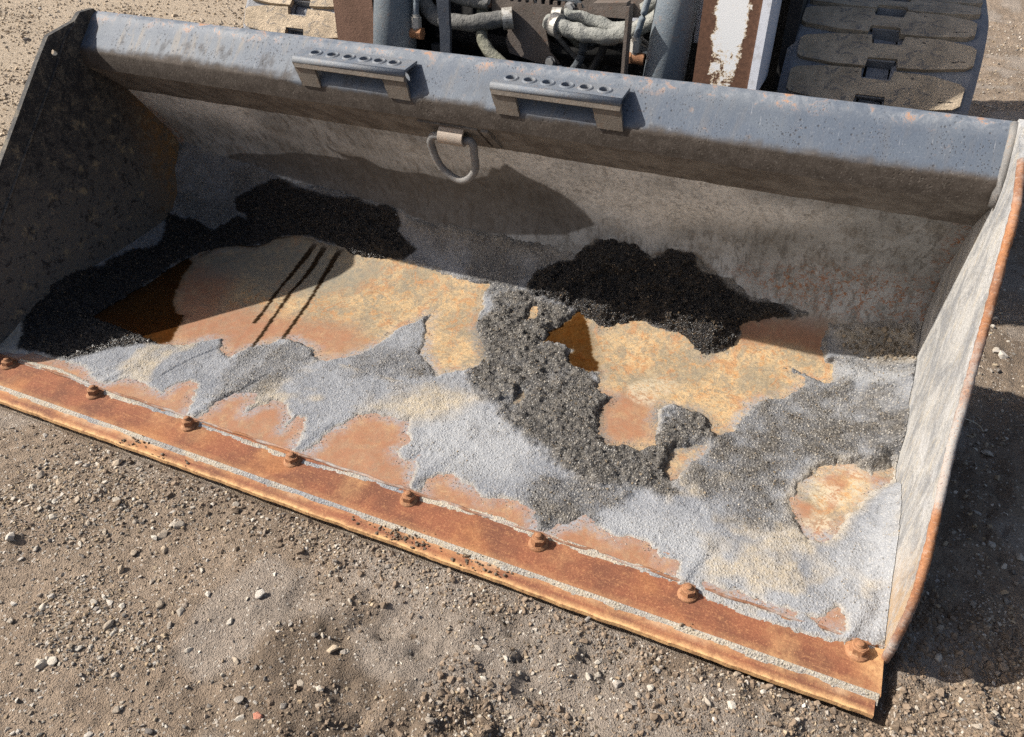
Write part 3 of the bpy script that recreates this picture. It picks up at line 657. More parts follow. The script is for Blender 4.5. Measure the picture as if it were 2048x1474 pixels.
# floor and back sheet, one rolled plate split where the curve begins to rise
def plate(name, s0, s1, ds, dx):
    xs = np.arange(XL, XR + dx * .5, dx); ss = np.linspace(s0, s1, int((s1 - s0) / ds) + 2)
    X, S = np.meshgrid(xs, ss, indexing='ij'); x = X.ravel(); s = S.ravel()
    y, z = surf(s)
    wx = x + .006 * fbm(x, s, 60, 4, 11); ws = s + .006 * fbm(x, s, 60, 4, 12)
    fine = .0022 * fbm(x, s, 160, 3, 13)
    def inside(k, soft=.004, warp=1.0): return smooth(sdf(x + (wx - x) * warp, s + (ws - s) * warp, POLY[k]), -soft, soft)
    wet = np.maximum.reduce([np.maximum(inside(k, .003, .5), .55 * smooth(sdf(x + 2 * (wx - x), s + 2 * (ws - s), POLY[k]), -.022, .002)) for k in ('pool_left', 'pool_mid', 'wetline_back')] + [.55 * inside('pool_right', .02)])
    wet = np.maximum(wet, .9 * inside('wet_top', .006))
    streak = 0 * x
    for k in ('S_a', 'S_b', 'S_c'):
        L = POLY[k]; d = line_dist(x + fine, s + fine, L)
        wdt = .0036 + .003 * vnoise(x * 40 + s * 90, s * 90, 3) + .004 * smooth(s, .55, .70)
        streak = np.maximum(streak, 1 - smooth(d, wdt - .0012, wdt + .0012))
    wet = np.maximum(wet, streak); streak = np.maximum(streak, .8 * inside('wetline_back', .004))
    red = np.maximum(smooth(sdf(wx, ws, POLY['red_a']), -.05, .05), smooth(sdf(wx, ws, POLY['red_b']), -.03, .03))
    d = line_dist(x + 2 * fine, s, POLY['S_a2']); red = np.maximum(red, 1.3 * (1 - smooth(d, .003, .009)))
    for k in ('hole_slot', 'hole_patch', 'hole_window'): red = np.maximum(red, .9 * inside(k, .02))
    red = np.maximum(red, inside('hole_round', .03) * smooth(fbm(x, s, 22, 4, 17), -.1, .3))
    red = np.maximum(red, 1 - smooth(s, .20, .30))
    red = np.maximum(red, smooth(sdf(wx, ws, POLY['red_c']), -.05, .05)); red = np.maximum(red, 1.2 * smooth(sdf(wx, ws, POLY['pool_right']), -.02, .02))
    grey = smooth(sdf(wx, ws, POLY['grey_a']), -.06, .06)
    pale = .75 * smooth(sdf(x + 2.5 * (wx - x), s + 2.5 * (ws - s), POLY['palefloor']), -.012, .012)
    pale = np.maximum(pale, .9 * inside('hole_round', .03) * smooth(fbm(x, s, 18, 4, 18), -.1, .3))
    cv = crust_cover(x, s)
    dust = (1 - smooth(s, .62, .72)) * smooth(cv + .010 * fbm(x, s, 40, 4, 19) + .006 * fbm(x, s, 120, 3, 20), -.034, -.001) * (.35 + .65 * smooth(fbm(x, s, 16, 3, 25), -.4, .3))
    dark_dust = np.maximum.reduce([smooth(sdf(x, s, POLY[k]), -.05, .02) for k in ('damp_mid', 'wet_right', 'wet_center', 'wet_left')])
    C3 = np.stack([dust, dark_dust, streak, 0 * x + 1], 1)
    back = smooth(s, .78, .86) ; dark_patch = inside('dark_back', .003, .35)  # sharp-edged patch that darkens the back sheet
    spots = smooth(sdf(wx, ws, POLY['rustspots_back']), -.05, .05)
    top = np.maximum(smooth(s, 1.05, 1.2) * smooth(fbm(x, s, 5, 3, 5) + .35, .0, .7), smooth(sdf(wx, ws, POLY['pale_back']), -.05, .07)) * (1 - smooth(x, .75, 1.0))
    corner = np.maximum(1 - smooth(x - XL, .0, .07), 1 - smooth(XR - x, 0, .05))
    spots = np.maximum(spots, corner * 1.2)
    C1 = np.stack([wet, red, grey, pale], 1); C2 = np.stack([back, dark_patch, np.clip(spots, 0, 1), top], 1)
    ny, nz = surf_n(s)
    h = .0014 * fbm(x, s, 26, 4, 21) * (1 - wet * .8)
    V = np.stack([x, y + ny * h, z + nz * h], 1)
    nu, nv = len(xs), len(ss)
    F = grid_faces(nu, nv)
    # outer skin, 9 mm further out
    xs2 = np.linspace(XL, XR, 6); ss2 = np.linspace(s0, s1, 40)
    X2, S2 = np.meshgrid(xs2, ss2, indexing='ij'); y2, z2 = surf(S2.ravel()); a, b = surf_n(S2.ravel())
    V2 = np.stack([X2.ravel(), y2 - a * .010, z2 - b * .010], 1)
    F2 = grid_faces(6, 40)[:, ::-1] + len(V)
    o = mesh_np(name, np.vstack([V, V2]), np.vstack([F, F2]), M['floor'], bucket, True,
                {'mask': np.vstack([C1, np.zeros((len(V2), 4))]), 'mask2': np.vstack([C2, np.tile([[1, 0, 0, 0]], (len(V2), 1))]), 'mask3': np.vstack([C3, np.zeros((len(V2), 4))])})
    return o
plate('floor_plate', 0.0, .74, .004, .0042)
plate('back_plate', .74, float(SL[-1]), .005, .006)

# cutting edge: bevelled lip strip and the bolted base edge behind it, each a closed bar
def bar_along_x(name, top, bottom, x0, x1, maskfn, dx=.006, wob=.0006):
    xs = np.arange(x0, x1 + dx * .5, dx); prof = top + bottom
    P = np.array(prof); n = len(P)
    X = np.repeat(xs, n); Y = np.tile(P[:, 0], len(xs)); Z = np.tile(P[:, 1], len(xs))
    w = fbm(X, Y + Z * 3, 22, 3, 31) * wob
    w = w * np.where(Y < .03, .25, 1.0)
    V = np.stack([X, Y + w * 2 + np.where(Y < .008, .0022 * fbm(X, X * 0, 26, 4, 33) + .0012 * np.minimum(fbm(X, X * 0, 70, 2, 34), 0), 0), Z + w], 1)
    F = []
    m = len(xs)
    i = np.arange((m - 1) * n); a = i; b = (i // n) * n + (i % n + 1) % n
    F = np.stack([a, b, b + n, a + n], 1)
    o = mesh_np(name, V, F, M['rust'], bucket, False, {'mask': maskfn(X, Y, Z)})
    caps = [tuple(range(n))[::-1], tuple((m - 1) * n + k for k in range(n))]
    me = o.data; bm = bmesh.new(); bm.from_mesh(me); bm.verts.ensure_lookup_table()
    for c in caps: bm.faces.new([bm.verts[k] for k in c])
    bmesh.ops.recalc_face_normals(bm, faces=bm.faces); bm.to_mesh(me); bm.free()
    return o
def lip_mask(X, Y, Z):
    n = fbm(X, Y, 14, 4, 41)
    e = np.maximum(1 - smooth(Y, .001, .010), .40 * smooth(Y, .012, .026)) + .30 * n
    g = .5 * smooth(n, .1, .6)
    return np.stack([np.clip(e, 0, 1), np.clip(g * smooth(Y, .012, .026), 0, 1), 0 * X, 0 * X + 1], 1)
tp = [(y, float(front_z(y))) for y in (0, .002, .006, .012, .018, .024, .0285)]
bar_along_x('cutting_lip', tp, [(.0285, -.006), (0, -.004)], XL - .012, XR - .006, lip_mask)
def base_mask(X, Y, Z):
    n = fbm(X, Y, 10, 4, 43)
    e = .35 * (1 - smooth(Y, .03, .04)) + .3 * smooth(n, .2, .6) + .8 * smooth(X, .95, 1.07) * smooth(n + .3, 0, .6)
    return np.stack([np.clip(e, 0, 1), 0 * X, 0 * X, 0 * X + 1], 1)
tp = [(.030, .0165)] + [(y, float(.0185 + (y - .0301) * .0858)) for y in (.032, .05, .07, .09, .105, .1195)]
bar_along_x('base_edge', tp, [(.1195, -.004), (.030, -.004)], XL - .012, XR + .004, base_mask)
tube('lip_weld', [Vector((x, .1195 + .0015 * math.sin(x * 60), .0275)) for x in np.arange(XL, XR, .02)], .0035, M['rustedge'], bucket, 6, wob=.5)

# carriage bolts with flange nuts along the base edge
def nut():
    bm = bmesh.new()
    add_cyl(bm, (0, 0, 0), (0, 0, .003), .0215, .0205, 28); add_cyl(bm, (0, 0, .003), (0, 0, .007), .0205, .0160, 28, True)
    hexa = [(.0158 * math.cos(math.radians(60 * i + 12)), .0158 * math.sin(math.radians(60 * i + 12))) for i in range(6)]
    prism(bm, hexa, 2, .0045, .0195)
    add_cyl(bm, (0, 0, .0190), (0, 0, .0210), .0140, .0118, 24)
    return bm
nut0 = bm_obj('flange_nut', nut(), M['rustnut'], bucket, False, .0012, 2)
bm = bmesh.new(); add_cyl(bm, (0, 0, .015), (0, 0, .0255), .0088, .0085, 20); add_cyl(bm, (0, 0, .0255), (0, 0, .0280), .0085, .005, 20)
stud0 = bm_obj('bolt_stud', bm, M['rustnut'], nut0, True)
for i, bx in enumerate((-1.018, -.721, -.427, -.137, .155, .444, .738, 1.030)):
    if i == 0: a, b = nut0, stud0
    else:
        a = nut0.copy(); link(a, bucket); b = stud0.copy(); link(b, a)
    a.location = (bx, .0975, .0235); a.rotation_euler = (math.radians(-3 + 2 * (i % 3)), math.radians(3 - 2 * (i % 2)), i * 1.3)
    q = (.90, .93, .88, .92, .89, .94, .90, .95)[i]; a.scale = (q, q, q * (1 + .10 * (i % 3 - 1)))

# side plates
SIDE = [(.10, .004), (.083, .022), (.070, .06), (.066, .11), (.080, .18), (.115, .238), (.15, .278), (.24, .367), (.33, .458), (.43, .56), (.53, .662), (.578, .708), (.668, .726),
        (.690, .742), (.735, .743), (.775, .70), (.79, .585), (.935, .36), (.945, .20), (.90, .085), (.80, .040), (.62, .022), (.30, .010)]
EDGE_R = [(.103, .017), (.096, .055), (.096, .094), (.100, .161), (.124, .218), (.177, .276), (.268, .355), (.318, .424), (.368, .495), (.402, .543), (.453, .606), (.506, .672), (.60, .716)]
SIDE_R = [(.12, .004)] + EDGE_R + SIDE[12:]
def side_plate(x0, x1, mat, hole=None, outline=SIDE):
    loops = [[Vector((0, y, z)) for y, z in outline]]
    if hole: loops.append([Vector((0, hole[0] + hole[2] * math.cos(t), hole[1] + .8 * hole[2] * math.sin(t))) for t in np.linspace(0, 2 * math.pi, 9)[:-1]])
    tris = geometry.tessellate_polygon(loops)
    pts = [p for L in loops for p in L]; n = len(pts)
    V = [(x0, p.y, p.z) for p in pts] + [(x1, p.y, p.z) for p in pts]
    F = [tuple(t) for t in tris] + [tuple(i + n for i in t[::-1]) for t in tris]
    o = 0
    for L in loops:
        m = len(L)
        for i in range(m): F.append((o + i, o + (i + 1) % m, o + n + (i + 1) % m, o + n + i))
        o += m
    bm = bmesh.new(); vs = [bm.verts.new(v) for v in V]
    for f in F: bm.faces.new([vs[i] for i in f])
    return bm_obj('side_plate', bm, mat, bucket)
side_plate(XL - .014, XL, M['side_l'], (.581, .668, .010))
side_plate(XR, XR + .009, M['side_r'], None, SIDE_R)
tube('stiffener_ridge', spline([(XL + .0005, y, z) for y, z in ((.135, .145), (.185, .238), (.27, .325), (.36, .417), (.46, .520), (.56, .622), (.620, .690), (.668, .722))], 8), .0042, M['side_l'], bucket, 8, wob=.2)
tube('edge_bead', [p + Vector((XR + .0035, .002, 0)) for p in spline([(0, *q) for q in EDGE_R], 12)], .0072, M['rustedge'], bucket, 10, wob=.25)
tube('corner_weld', [Vector((XR - .003, y - .004, z)) for y, z in ((.735, .735), (.715, .722), (.66, .665), (.652, .64), (.655, .615))], .0075, M['shackle'], bucket, 8, wob=.5)

# torsion tube along the top (paint above, grime below)
TUBE = [(.780, .56), (.778, .69), (.772, .715), (.760, .729), (.746, .735), (.733, .733), (.723, .727), (.70, .704), (.68, .684), (.6655, .6695), (.6585, .6620), (.6552, .6560), (.6548, .6480), (.6560, .6300), (.659, .612)]
P = np.array([tuple(p.yz) for p in spline([(0, *p) for p in TUBE], 4)])
xs = np.arange(XL, XR + .003, .006)
X = np.repeat(xs, len(P)); Y = np.tile(P[:, 0], len(xs)); Z = np.tile(P[:, 1], len(xs)); U = np.tile(np.arange(len(P)) / 4.0, len(xs))
nn = fbm(X, U * .05, 9, 5, 51); n2 = fbm(X * 3, Z * 2, 30, 4, 52)
edge_line = .660 + .008 * nn + .006 * n2 + .006 * np.exp(-((X + .75) / .3) ** 2)
for bx0, bx1 in ((-.42, -.09), (.08, .40)): edge_line = edge_line - .0085 * smooth(X, bx0 - .02, bx0 + .02) * (1 - smooth(X, bx1 - .02, bx1 + .02))
grime = 1 - smooth(Z, edge_line - .006, edge_line + .012)
grime = np.maximum(grime * (U > 6), .45 * smooth(n2 + nn * .4, .12, .5) * (U > 7) * smooth(-X, -.6, .6))
worn = smooth(U, 3.0, 4.4) * (1 - smooth(U, 5.8, 6.8)) * (.55 + .45 * smooth(nn, -.3, .3))
h = .0007 * fbm(X, U * .04, 18, 3, 53)
mesh_np('torsion_tube', np.stack([X, Y - h, Z + h], 1), grid_faces(len(xs), len(P))[:, ::-1], M['paint'], bucket, True, {'mask': np.stack([grime, worn, 0 * X, 0 * X + 1], 1)})
def slab(name, pts, th, x0, x1, mat, nx=60, wob=.0006):
    """plate swept along x from a polyline in (y,z), thickened to its left"""
    p = [Vector((0, *q)) for q in pts]; bm = bmesh.new()
    off = []
    for i in range(len(p)):
        d = (p[min(i + 1, len(p) - 1)] - p[max(i - 1, 0)]).normalized(); off.append(p[i] + Vector((0, -d.z, d.y)) * th)
    sec = [(q.y, q.z) for q in p] + [(q.y, q.z) for q in off[::-1]]
    prism(bm, sec, 0, x0, x1)
    return bm_obj(name, bm, mat, bucket, False, .0015, 2)
slab('lower_flange', [(.772, .522), (.745, .5445), (.70, .581), (.6625, .6115)], -.009, XL + .001, XR - .001, M['brown'])
slab('attach_plate', [(.985, .12), (.955, .30), (.86, .56)], -.02, -.62, .62, M['dark'])

# two angle-iron step brackets with six flanged holes each
def bracket(x0, x1, hx):
    yb, zb, yf, zf = .706, .7225, .651, .7165            # back and front of the holed flange
    g = empty('step_bracket'); g.parent = bucket
    bm = bmesh.new(); th = .006
    d = Vector((0, yf - yb, zf - zb)); Ld = d.length; d.normalize(); nrm = Vector((0, d.z, -d.y)); nrm = nrm if nrm.z > 0 else -nrm
    O = Vector((0, yb, zb))
    def W(x, t, k=0.0): return O + Vector((x, 0, 0)) + d * t + nrm * k
    edges = [x0] + [(a + b) / 2 for a, b in zip(hx[:-1], hx[1:])] + [x1]
    tc = Ld * .52; r = .0118; N = 24
    for k in (0.0, -th):
        for i, h in enumerate(hx):
            a, b = edges[i], edges[i + 1]
            rim = []; sq = []
            for q in range(N):
                an = 2 * math.pi * (q + .5) / N; c, s = math.cos(an), math.sin(an)
                rim.append(bm.verts.new(W(h + r * c, tc + r * s, k)))
                m = 1e9
                if c > 1e-6: m = min(m, (b - h) / c)
                if c < -1e-6: m = min(m, (a - h) / c)
                if s > 1e-6: m = min(m, (Ld - tc) / s)
                if s < -1e-6: m = min(m, -tc / s)
                sq.append(bm.verts.new(W(h + m * c, tc + m * s, k)))
            for q in range(N):
                p = (q + 1) % N
                fs = (rim[q], sq[q], sq[p], rim[p])
                bm.faces.new(fs if k == 0 else fs[::-1])
            # square corners
            for (cx_, ct) in ((a, 0), (a, Ld), (b, 0), (b, Ld)):
                for q in range(N):
                    p = (q + 1) % N
                    A_, B_ = sq[q].co, sq[p].co
                    Cn = W(cx_, ct, k)
                    on = lambda P_: (abs(P_.x - cx_) < 1e-6, abs((P_ - W(P_.x, ct, k)).length) < 1e-6)
                    oa, ob = on(A_), on(B_)
                    if (oa[0] and ob[1]) or (oa[1] and ob[0]):
                        try: bm.faces.new((sq[q], sq[p], bm.verts.new(Cn)))
                        except ValueError: pass
    def quad(a, b, c, e): bm.faces.new([bm.verts.new(v) for v in (a, b, c, e)])
    quad(W(x0, 0), W(x0, Ld), W(x0, Ld, -th), W(x0, 0, -th)); quad(W(x1, 0), W(x1, Ld), W(x1, Ld, -th), W(x1, 0, -th))
    quad(W(x0, 0), W(x1, 0), W(x1, 0, -th), W(x0, 0, -th))
    bm_obj('holed_flange', bm, M['bracket_top'], g)
    # rounded lip
    prof = [(Ld, 0.0), (Ld + .004, -.0012), (Ld + .0075, -.004), (Ld + .009, -.008), (Ld + .009, -.013), (Ld + .003, -.013), (Ld + .0025, -.0085), (Ld, -th)]
    bm = bmesh.new()
    A = [bm.verts.new(W(x0, *p)) for p in prof]; B = [bm.verts.new(W(x1, *p)) for p in prof]
    for i in range(len(prof)): bm.faces.new((A[i], B[i], B[(i + 1) % len(prof)], A[(i + 1) % len(prof)]))
    bm.faces.new(A[::-1]); bm.faces.new(B)
    bm_obj('flange_lip', bm, M['bracket_top'], g, True)
    # front legs, running down and back to the tube
    top = W(0, Ld + .009, -.013); t2 = W(0, Ld + .003, -.013)
    bm = bmesh.new(); add_box(bm, (x0 + .004, -.003, -.011), (x1 + .001, .003, .004), Matrix.Translation((0, top.y + .0035, top.z)) @ Matrix.Rotation(math.radians(-12), 4, 'X'))
    bm_obj('front_strip', bm, M['bracket_leg'], g, False, .001, 1)
    for a, b in ((x0, x0 + .056), (x1 - .060, x1)):
        bm = bmesh.new()
        fw = [(top.y, top.z), (.6535, .652), (.6475, .652 + .003), (t2.y, t2.z)]
        low = Vector((0, .650, .648))
        ring = []
        m = 8
        for i in range(m + 1):
            t = i / m; y = top.y + (.6515 - top.y) * t; z = top.z + (.6505 - top.z) * t
            aa = a + .013 * t + (.001 * random.uniform(-1, 1)); bb = b + .008 * t + .0012 * random.uniform(-1, 1)
            ring.append([bm.verts.new((aa, y, z)), bm.verts.new((bb, y, z)), bm.verts.new((bb, y + .006, z + .004)), bm.verts.new((aa, y + .006, z + .004))])
        for p, q in zip(ring[:-1], ring[1:]):
            for k in range(4): bm.faces.new((p[k], p[(k + 1) % 4], q[(k + 1) % 4], q[k]))
        bm.faces.new(ring[0]); bm.faces.new(ring[-1][::-1])
        bm_obj('leg', bm, M['bracket_leg'], g)
    for h in hx:
        c = W(h, tc, 0); bm = bmesh.new()
        pr = [(.0112, -.010), (.0112, .0022), (.0128, .0032), (.0146, .0020), (.0165, .0002)]
        rings = []
        for rr, zz in pr:
            rings.append([bm.verts.new(W(h + rr * math.cos(2 * math.pi * q / 28), tc + rr * math.sin(2 * math.pi * q / 28), zz)) for q in range(28)])
        for p, q in zip(rings[:-1], rings[1:]):
            for i in range(28): bm.faces.new((p[i], q[i], q[(i + 1) % 28], p[(i + 1) % 28]))
        bm_obj('hole_collar', bm, M['bracket_top'], g, True)
    return g
M['bracket_top'] = grime_mat('scuffed_bracket_steel', (.105, .125, .155), (.14, .15, .165), (.235, .235, .23), 1.5, .5, (.21, .14, .095), .55)
M['bracket_leg'] = grime_mat('grimy_bracket_leg', (.10, .085, .07), (.135, .115, .095), (.25, .22, .19), 1.5, .8, (.16, .095, .055), .6)
bracket(-.402, -.108, [-.357, -.312, -.268, -.226, -.188, -.150])
bracket(.098, .382, [.133, .174, .215, .257, .297, .338])

# lifting ring, its strap and the pad it is welded to
pad = slab('ring_pad', [(.757, .5345), (.745, .5445), (.70, .581), (.672, .604)], .005, -.098, .052, M['brown'])
bm = bmesh.new(); cy, cz = .682, .572
sec = []
for t in np.linspace(math.radians(72), math.radians(268), 16): sec.append((cy - .0185 * math.sin(t - math.radians(40)), cz + .0185 * math.cos(t - math.radians(40))))
inn = [(cy + (p[0] - cy) * .72, cz + (p[1] - cz) * .72) for p in sec]
sec = [(.683, .604)] + sec + [(.711, .560)]; inn = [(.687, .597)] + inn + [(.705, .566)]
prism(bm, sec + inn[::-1], 0, -.046, .016)
bm_obj('ring_strap', bm, M['strap'], bucket, False, .001, 2)
RING = [(.012, .684, .566), (.028, .684, .567), (.035, .687, .555), (.033, .693, .532), (.031, .702, .500), (.019, .708, .476), (-.001, .713, .459), (-.023, .714, .455), (-.045, .711, .466), (-.062, .706, .483), (-.072, .700, .506), (-.076, .694, .530), (-.077, .688, .549), (-.067, .684, .565), (-.045, .683, .568), (-.015, .683, .568)]
tube('lifting_ring', spline(RING, 6, True), .0092, M['shackle'], bucket, 12, True, wob=.08)
slab('weld_patch', [(.748, .5415), (.70, .581), (.672, .604)], .007, .062, .080, M['brown'])

# ------------------------------------------------------------------ dried asphalt stuck to the inside of the bucket
DX = .0036
xs = np.arange(XL - .001, XR + .0015, DX); ss = np.arange(-.105, 1.06, .0036)
X, S = np.meshgrid(xs, ss, indexing='ij'); x = X.ravel(); s = S.ravel()
n_lo = fbm(x, s, 9, 4, 61); n_md = fbm(x, s, 32, 4, 62); n_hi = fbm(x, s, 110, 3, 63); n_gr = vnoise(x * 260, s * 260, 64) - .5
wx = x + .0075 * fbm(x, s, 45, 5, 65, .6); ws = s + .0075 * fbm(x, s, 45, 5, 66, .6)
fx = x + .004 * fbm(x, s, 90, 4, 67, .6); fs = s + .004 * fbm(x, s, 90, 4, 68, .6)
cov = crust_cover(x, s)
wets = {k: sdf(wx, ws, POLY[k], .08) for k in ('wet_left', 'wet_center', 'wet_right', 'wet_join')}
wn = .022 * n_lo + .016 * n_md + .006 * n_hi
def zone(k, soft): return smooth(sdf(wx, ws, POLY[k], .10) + wn * min(1.0, soft / .015), -soft * 1.3, soft * 1.3)
wet = np.maximum.reduce([smooth(v + .004 * n_hi, -.013, .001) for v in wets.values()])
back_fade = smooth(s, .90, .99)
# thickness
base_t = .0065 + .0035 * n_lo + .0025 * n_md
lump = np.maximum.reduce([smooth(wets['wet_center'], -.01, .05) * .020, smooth(wets['wet_right'], -.01, .05) * .026, smooth(wets['wet_left'], -.01, .04) * .010])
lump = lump * (1 + .9 * n_md + .4 * n_lo) + .005 * n_hi * wet
mid = zone('damp_mid', .03) * (.004 + .013 * np.clip(n_md + .1, 0, 1) + .004 * n_hi)
fill_l = .055 * np.exp(-(x - XL) / .075) * smooth(s, -.02, .12)
fill_r = (.050 + .012 * n_md + .035 * np.exp(-((s - .68) / .14) ** 2)) * np.exp(-(XR - x) / (.045 + .05 * smooth(s, .4, .7))) * smooth(s, -.06, .20) * (1 - .75 * smooth(s, .76, .92))
t = base_t + lump + mid + fill_l + fill_r + .010 * zone('pale_b', .03)
t = t * (1 - .5 * (1 - smooth(s, .05, .28)) * (1 - zone('damp_mid', .03)))
t = t * (1 - .75 * back_fade) * (1 - .45 * smooth(-s, -.12, .0))
# gullies running back from the nuts
for bx in (-.721, -.427, -.137, .155, .444, .738, 1.03):
    d = np.hypot((x - bx - .30 * np.clip(s, 0, .2) - .004) / .010, 1.0 * (s < -.01) * 9)
    t += .006 * np.exp(-((x - bx + .014 - .2 * np.clip(s, 0, .2)) / .014) ** 2) * np.exp(-np.clip(s + .02, 0, 1) / .09)
    t -= .0065 * np.exp(-d ** 2) * np.exp(-np.clip(s + .02, 0, 1) / .10)
grain = (.0009 + .0029 * np.clip(wet * 1.0 + zone('damp_mid', .03), 0, 1)) * n_hi + (.0005 + .0029 * wet + .0013 * zone('damp_mid', .03)) * n_gr * 2
hgt = np.maximum(t, .0022) * smooth(cov, -.0005, .010 + .8 * np.maximum(t - .012, 0) + .006 * n_lo) + grain * smooth(cov, .0, .006)
# long knife cuts through the crust on the left
for (ax, as_, bx, bs) in ((-.615, .095, -.58, .20), (-.575, .20, -.555, .255), (-.40, .10, -.37, .20)):
    d = line_dist(x + .002 * n_md, s, [(ax, as_), (bx, bs)]); hgt -= .005 * (1 - smooth(d, .0006, .0035))
ck = np.abs(fbm(wx, ws, 13, 4, 91)); ckm = (1 - smooth(ck, .004, .018)) * smooth(fbm(x, s, 6, 2, 92), .05, .3) * (s < .6) * (cov > .004)
hgt -= .0035 * ckm
# mud lines along the two steps of the edge (s < 0)
ls = line_dist(x, s + .004 * n_md + .002 * n_hi, POLY['L_seam']); lb = line_dist(x, s + .004 * n_md + .002 * n_hi, POLY['L_bolt'])
wseam = .0056 + .002 * n_md + .0015 * n_lo; wbolt = .0068 + .003 * n_md + .0025 * n_lo
c2 = np.maximum(wseam - np.abs(s + .0905 + .0025 * n_md), np.where(lb < .03, wbolt - lb, -.05))
nutd = np.min([np.hypot(x - bx, s + .0225) for bx in (-1.018, -.721, -.427, -.137, .155, .444, .738, 1.030)], axis=0)
mud = c2 > 0
cov_all = np.maximum(cov, c2 * 1.0)
cov_all = np.where(nutd < .0215, np.minimum(cov_all, (nutd - .0215)), cov_all)
h2 = .0016 * smooth(c2, -.0005, .004) + .0007 * n_hi * smooth(c2, 0, .003)
hgt = np.maximum(hgt, h2)
hgt = np.where(cov_all < .0005, np.minimum(hgt, .0) - .0025, hgt)
yb, zb = surf(s); ny, nz = surf_n(s)
V = np.stack([x, yb + ny * hgt, zb + nz * hgt], 1)
damp_dark = np.maximum.reduce([zone('damp_mid', .016), (.62 + .35 * n_md) * zone('damp_right', .04), .6 * zone('damp_front', .025), .7 * zone('damp_front2', .02), .28 * zone('damp_tongue', .02)])
damp_dark = np.clip(damp_dark + .5 * n_lo * smooth(damp_dark, .02, .2) + .28 * n_md + .10 * n_hi, 0, 1)
damp_dark = np.maximum(damp_dark, .75 * smooth(s, .50, .66) * (1 - wet) * smooth(n_lo, -.5, .4))
damp_dark = np.maximum(damp_dark, .6 * smooth(s, .1, .45) * smooth(-x, .45, .85) * (.75 + .5 * n_md))  # crust gets darker towards the back left
pale = np.maximum.reduce([zone('pale_a', .03), zone('pale_b', .012), zone('pale_c', .03), .8 * zone('pale_d', .03), .15 * smooth(c2, 0, .002) * (cov < 0)])
pale = np.maximum(pale, .8 * (1 - smooth(s, .02, .07)) * smooth(n_lo, -.5, .2))
pale = np.maximum(pale, .7 * smooth(s, .93, .98) * (1 - smooth(x, -1.06, -.90)))
pale *= (1 - damp_dark * .6)
tan = np.maximum.reduce([.9 * zone('tan_a', .03), .8 * zone('tan_b', .02), .75 * smooth(n_lo, .18, .5) * (s < .3), .5 * smooth(-np.abs(cov), -.012, -.002) * (damp_dark < .4), .85 * (c2 > 0) * (cov < 0) * smooth(n_lo, -.6, .1)])
tan = np.maximum(tan, .65 * smooth(s, .78, .92) * smooth(x, -.6, -.1))
tan = np.maximum(tan, .7 * smooth(-np.abs(sdf(wx, ws, POLY['hole_round'], .08)), -.03, -.0))
MK = np.stack([wet, damp_dark * (1 - wet), pale, np.clip(tan, 0, 1)], 1)
nu, nv = len(xs), len(ss)
F = grid_faces(nu, nv)
keep = (cov_all[F] > -.0012).any(axis=1)
F = F[keep]
used = np.zeros(len(V), bool); used[F.ravel()] = True
remap = np.cumsum(used) - 1
crust = mesh_np('asphalt_residue', V[used], remap[F], M['crust'], None, True, {'mask': MK[used]})
tag(crust, 'crusty grey and black asphalt residue caked over the floor of the loader bucket', 'asphalt residue', kind='stuff')
# loose aggregate sticking out of the crust
cand = np.where((cov > .004) & (s > .0) & (s < .93))[0]
w = .06 + 1.0 * damp_dark[cand] + 1.3 * wet[cand] + .9 * smooth(n_md[cand], 0, .5)
pick = rng.choice(cand, 12000, replace=False, p=w / w.sum())
chip_protos = [rock_mesh('chip_shape', 200 + i, None, 9, .75) for i in range(5)]
sz = rng.gamma(2.2, .00050, len(pick)) + .0007
sz[:900] += rng.uniform(.0006, .0024, 900)
sz = np.minimum(sz, .0042) * (.62 + .38 * np.maximum(damp_dark[pick], wet[pick]))
near = np.where((cov < .001) & (cov > -.016) & (s > .0) & (s < .7) & (rng.random(len(cov)) < .5))[0]
near = rng.choice(near, min(2600, len(near)), replace=False)
pick = np.concatenate([pick, near]); sz = np.concatenate([sz, rng.uniform(.0008, .0022, len(near))])
V[near] += np.stack([0 * near, ny[near] * .0022, nz[near] * .0022], 1)
pos = V[pick] + np.stack([rng.normal(0, .001, len(pick)), ny[pick] * sz * .25, nz[pick] * sz * .25], 1)
u = rng.random(len(pick))[:, None]
cg = np.where(u < .25, [[.56, .55, .53]], np.where(u < .5, [[.33, .325, .32]], np.where(u < .75, [[.36, .30, .22]], [[.12, .118, .116]])))
cw = np.where(u < .22, [[.12, .088, .055]], np.where(u < .6, [[.05, .040, .030]], [[.017, .016, .016]]))
cg = cg * (1 - .5 * damp_dark[pick][:, None])
cc = np.where(wet[pick][:, None] > .5, cw, cg) * rng.uniform(.8, 1.2, (len(pick), 1))
chips = scatter_mesh('asphalt_chips', pos, sz, chip_protos, M['gravel'], None, cc)
tag(chips, 'small stone chips bedded in the asphalt residue of the bucket', 'stone chips', kind='stuff')
mud_c = np.where((sdf(x, s, POLY['tan_b']) > .004) & (cov > .003))[0]
if len(mud_c):
    q = rng.choice(mud_c, 130); sq = .0018 + rng.gamma(1.6, .0016, 130)
    tag(scatter_mesh('dirt_lumps', V[q] + np.stack([0 * sq, ny[q] * sq * .3, nz[q] * sq * .3], 1), np.minimum(sq, .010), chip_protos, M['gravel'], None,
        np.array([[.25, .215, .17]]) * rng.uniform(.4, 1.4, (130, 1))), 'lumps of dried mud and grit in the back right corner of the bucket', 'dried mud', kind='stuff')

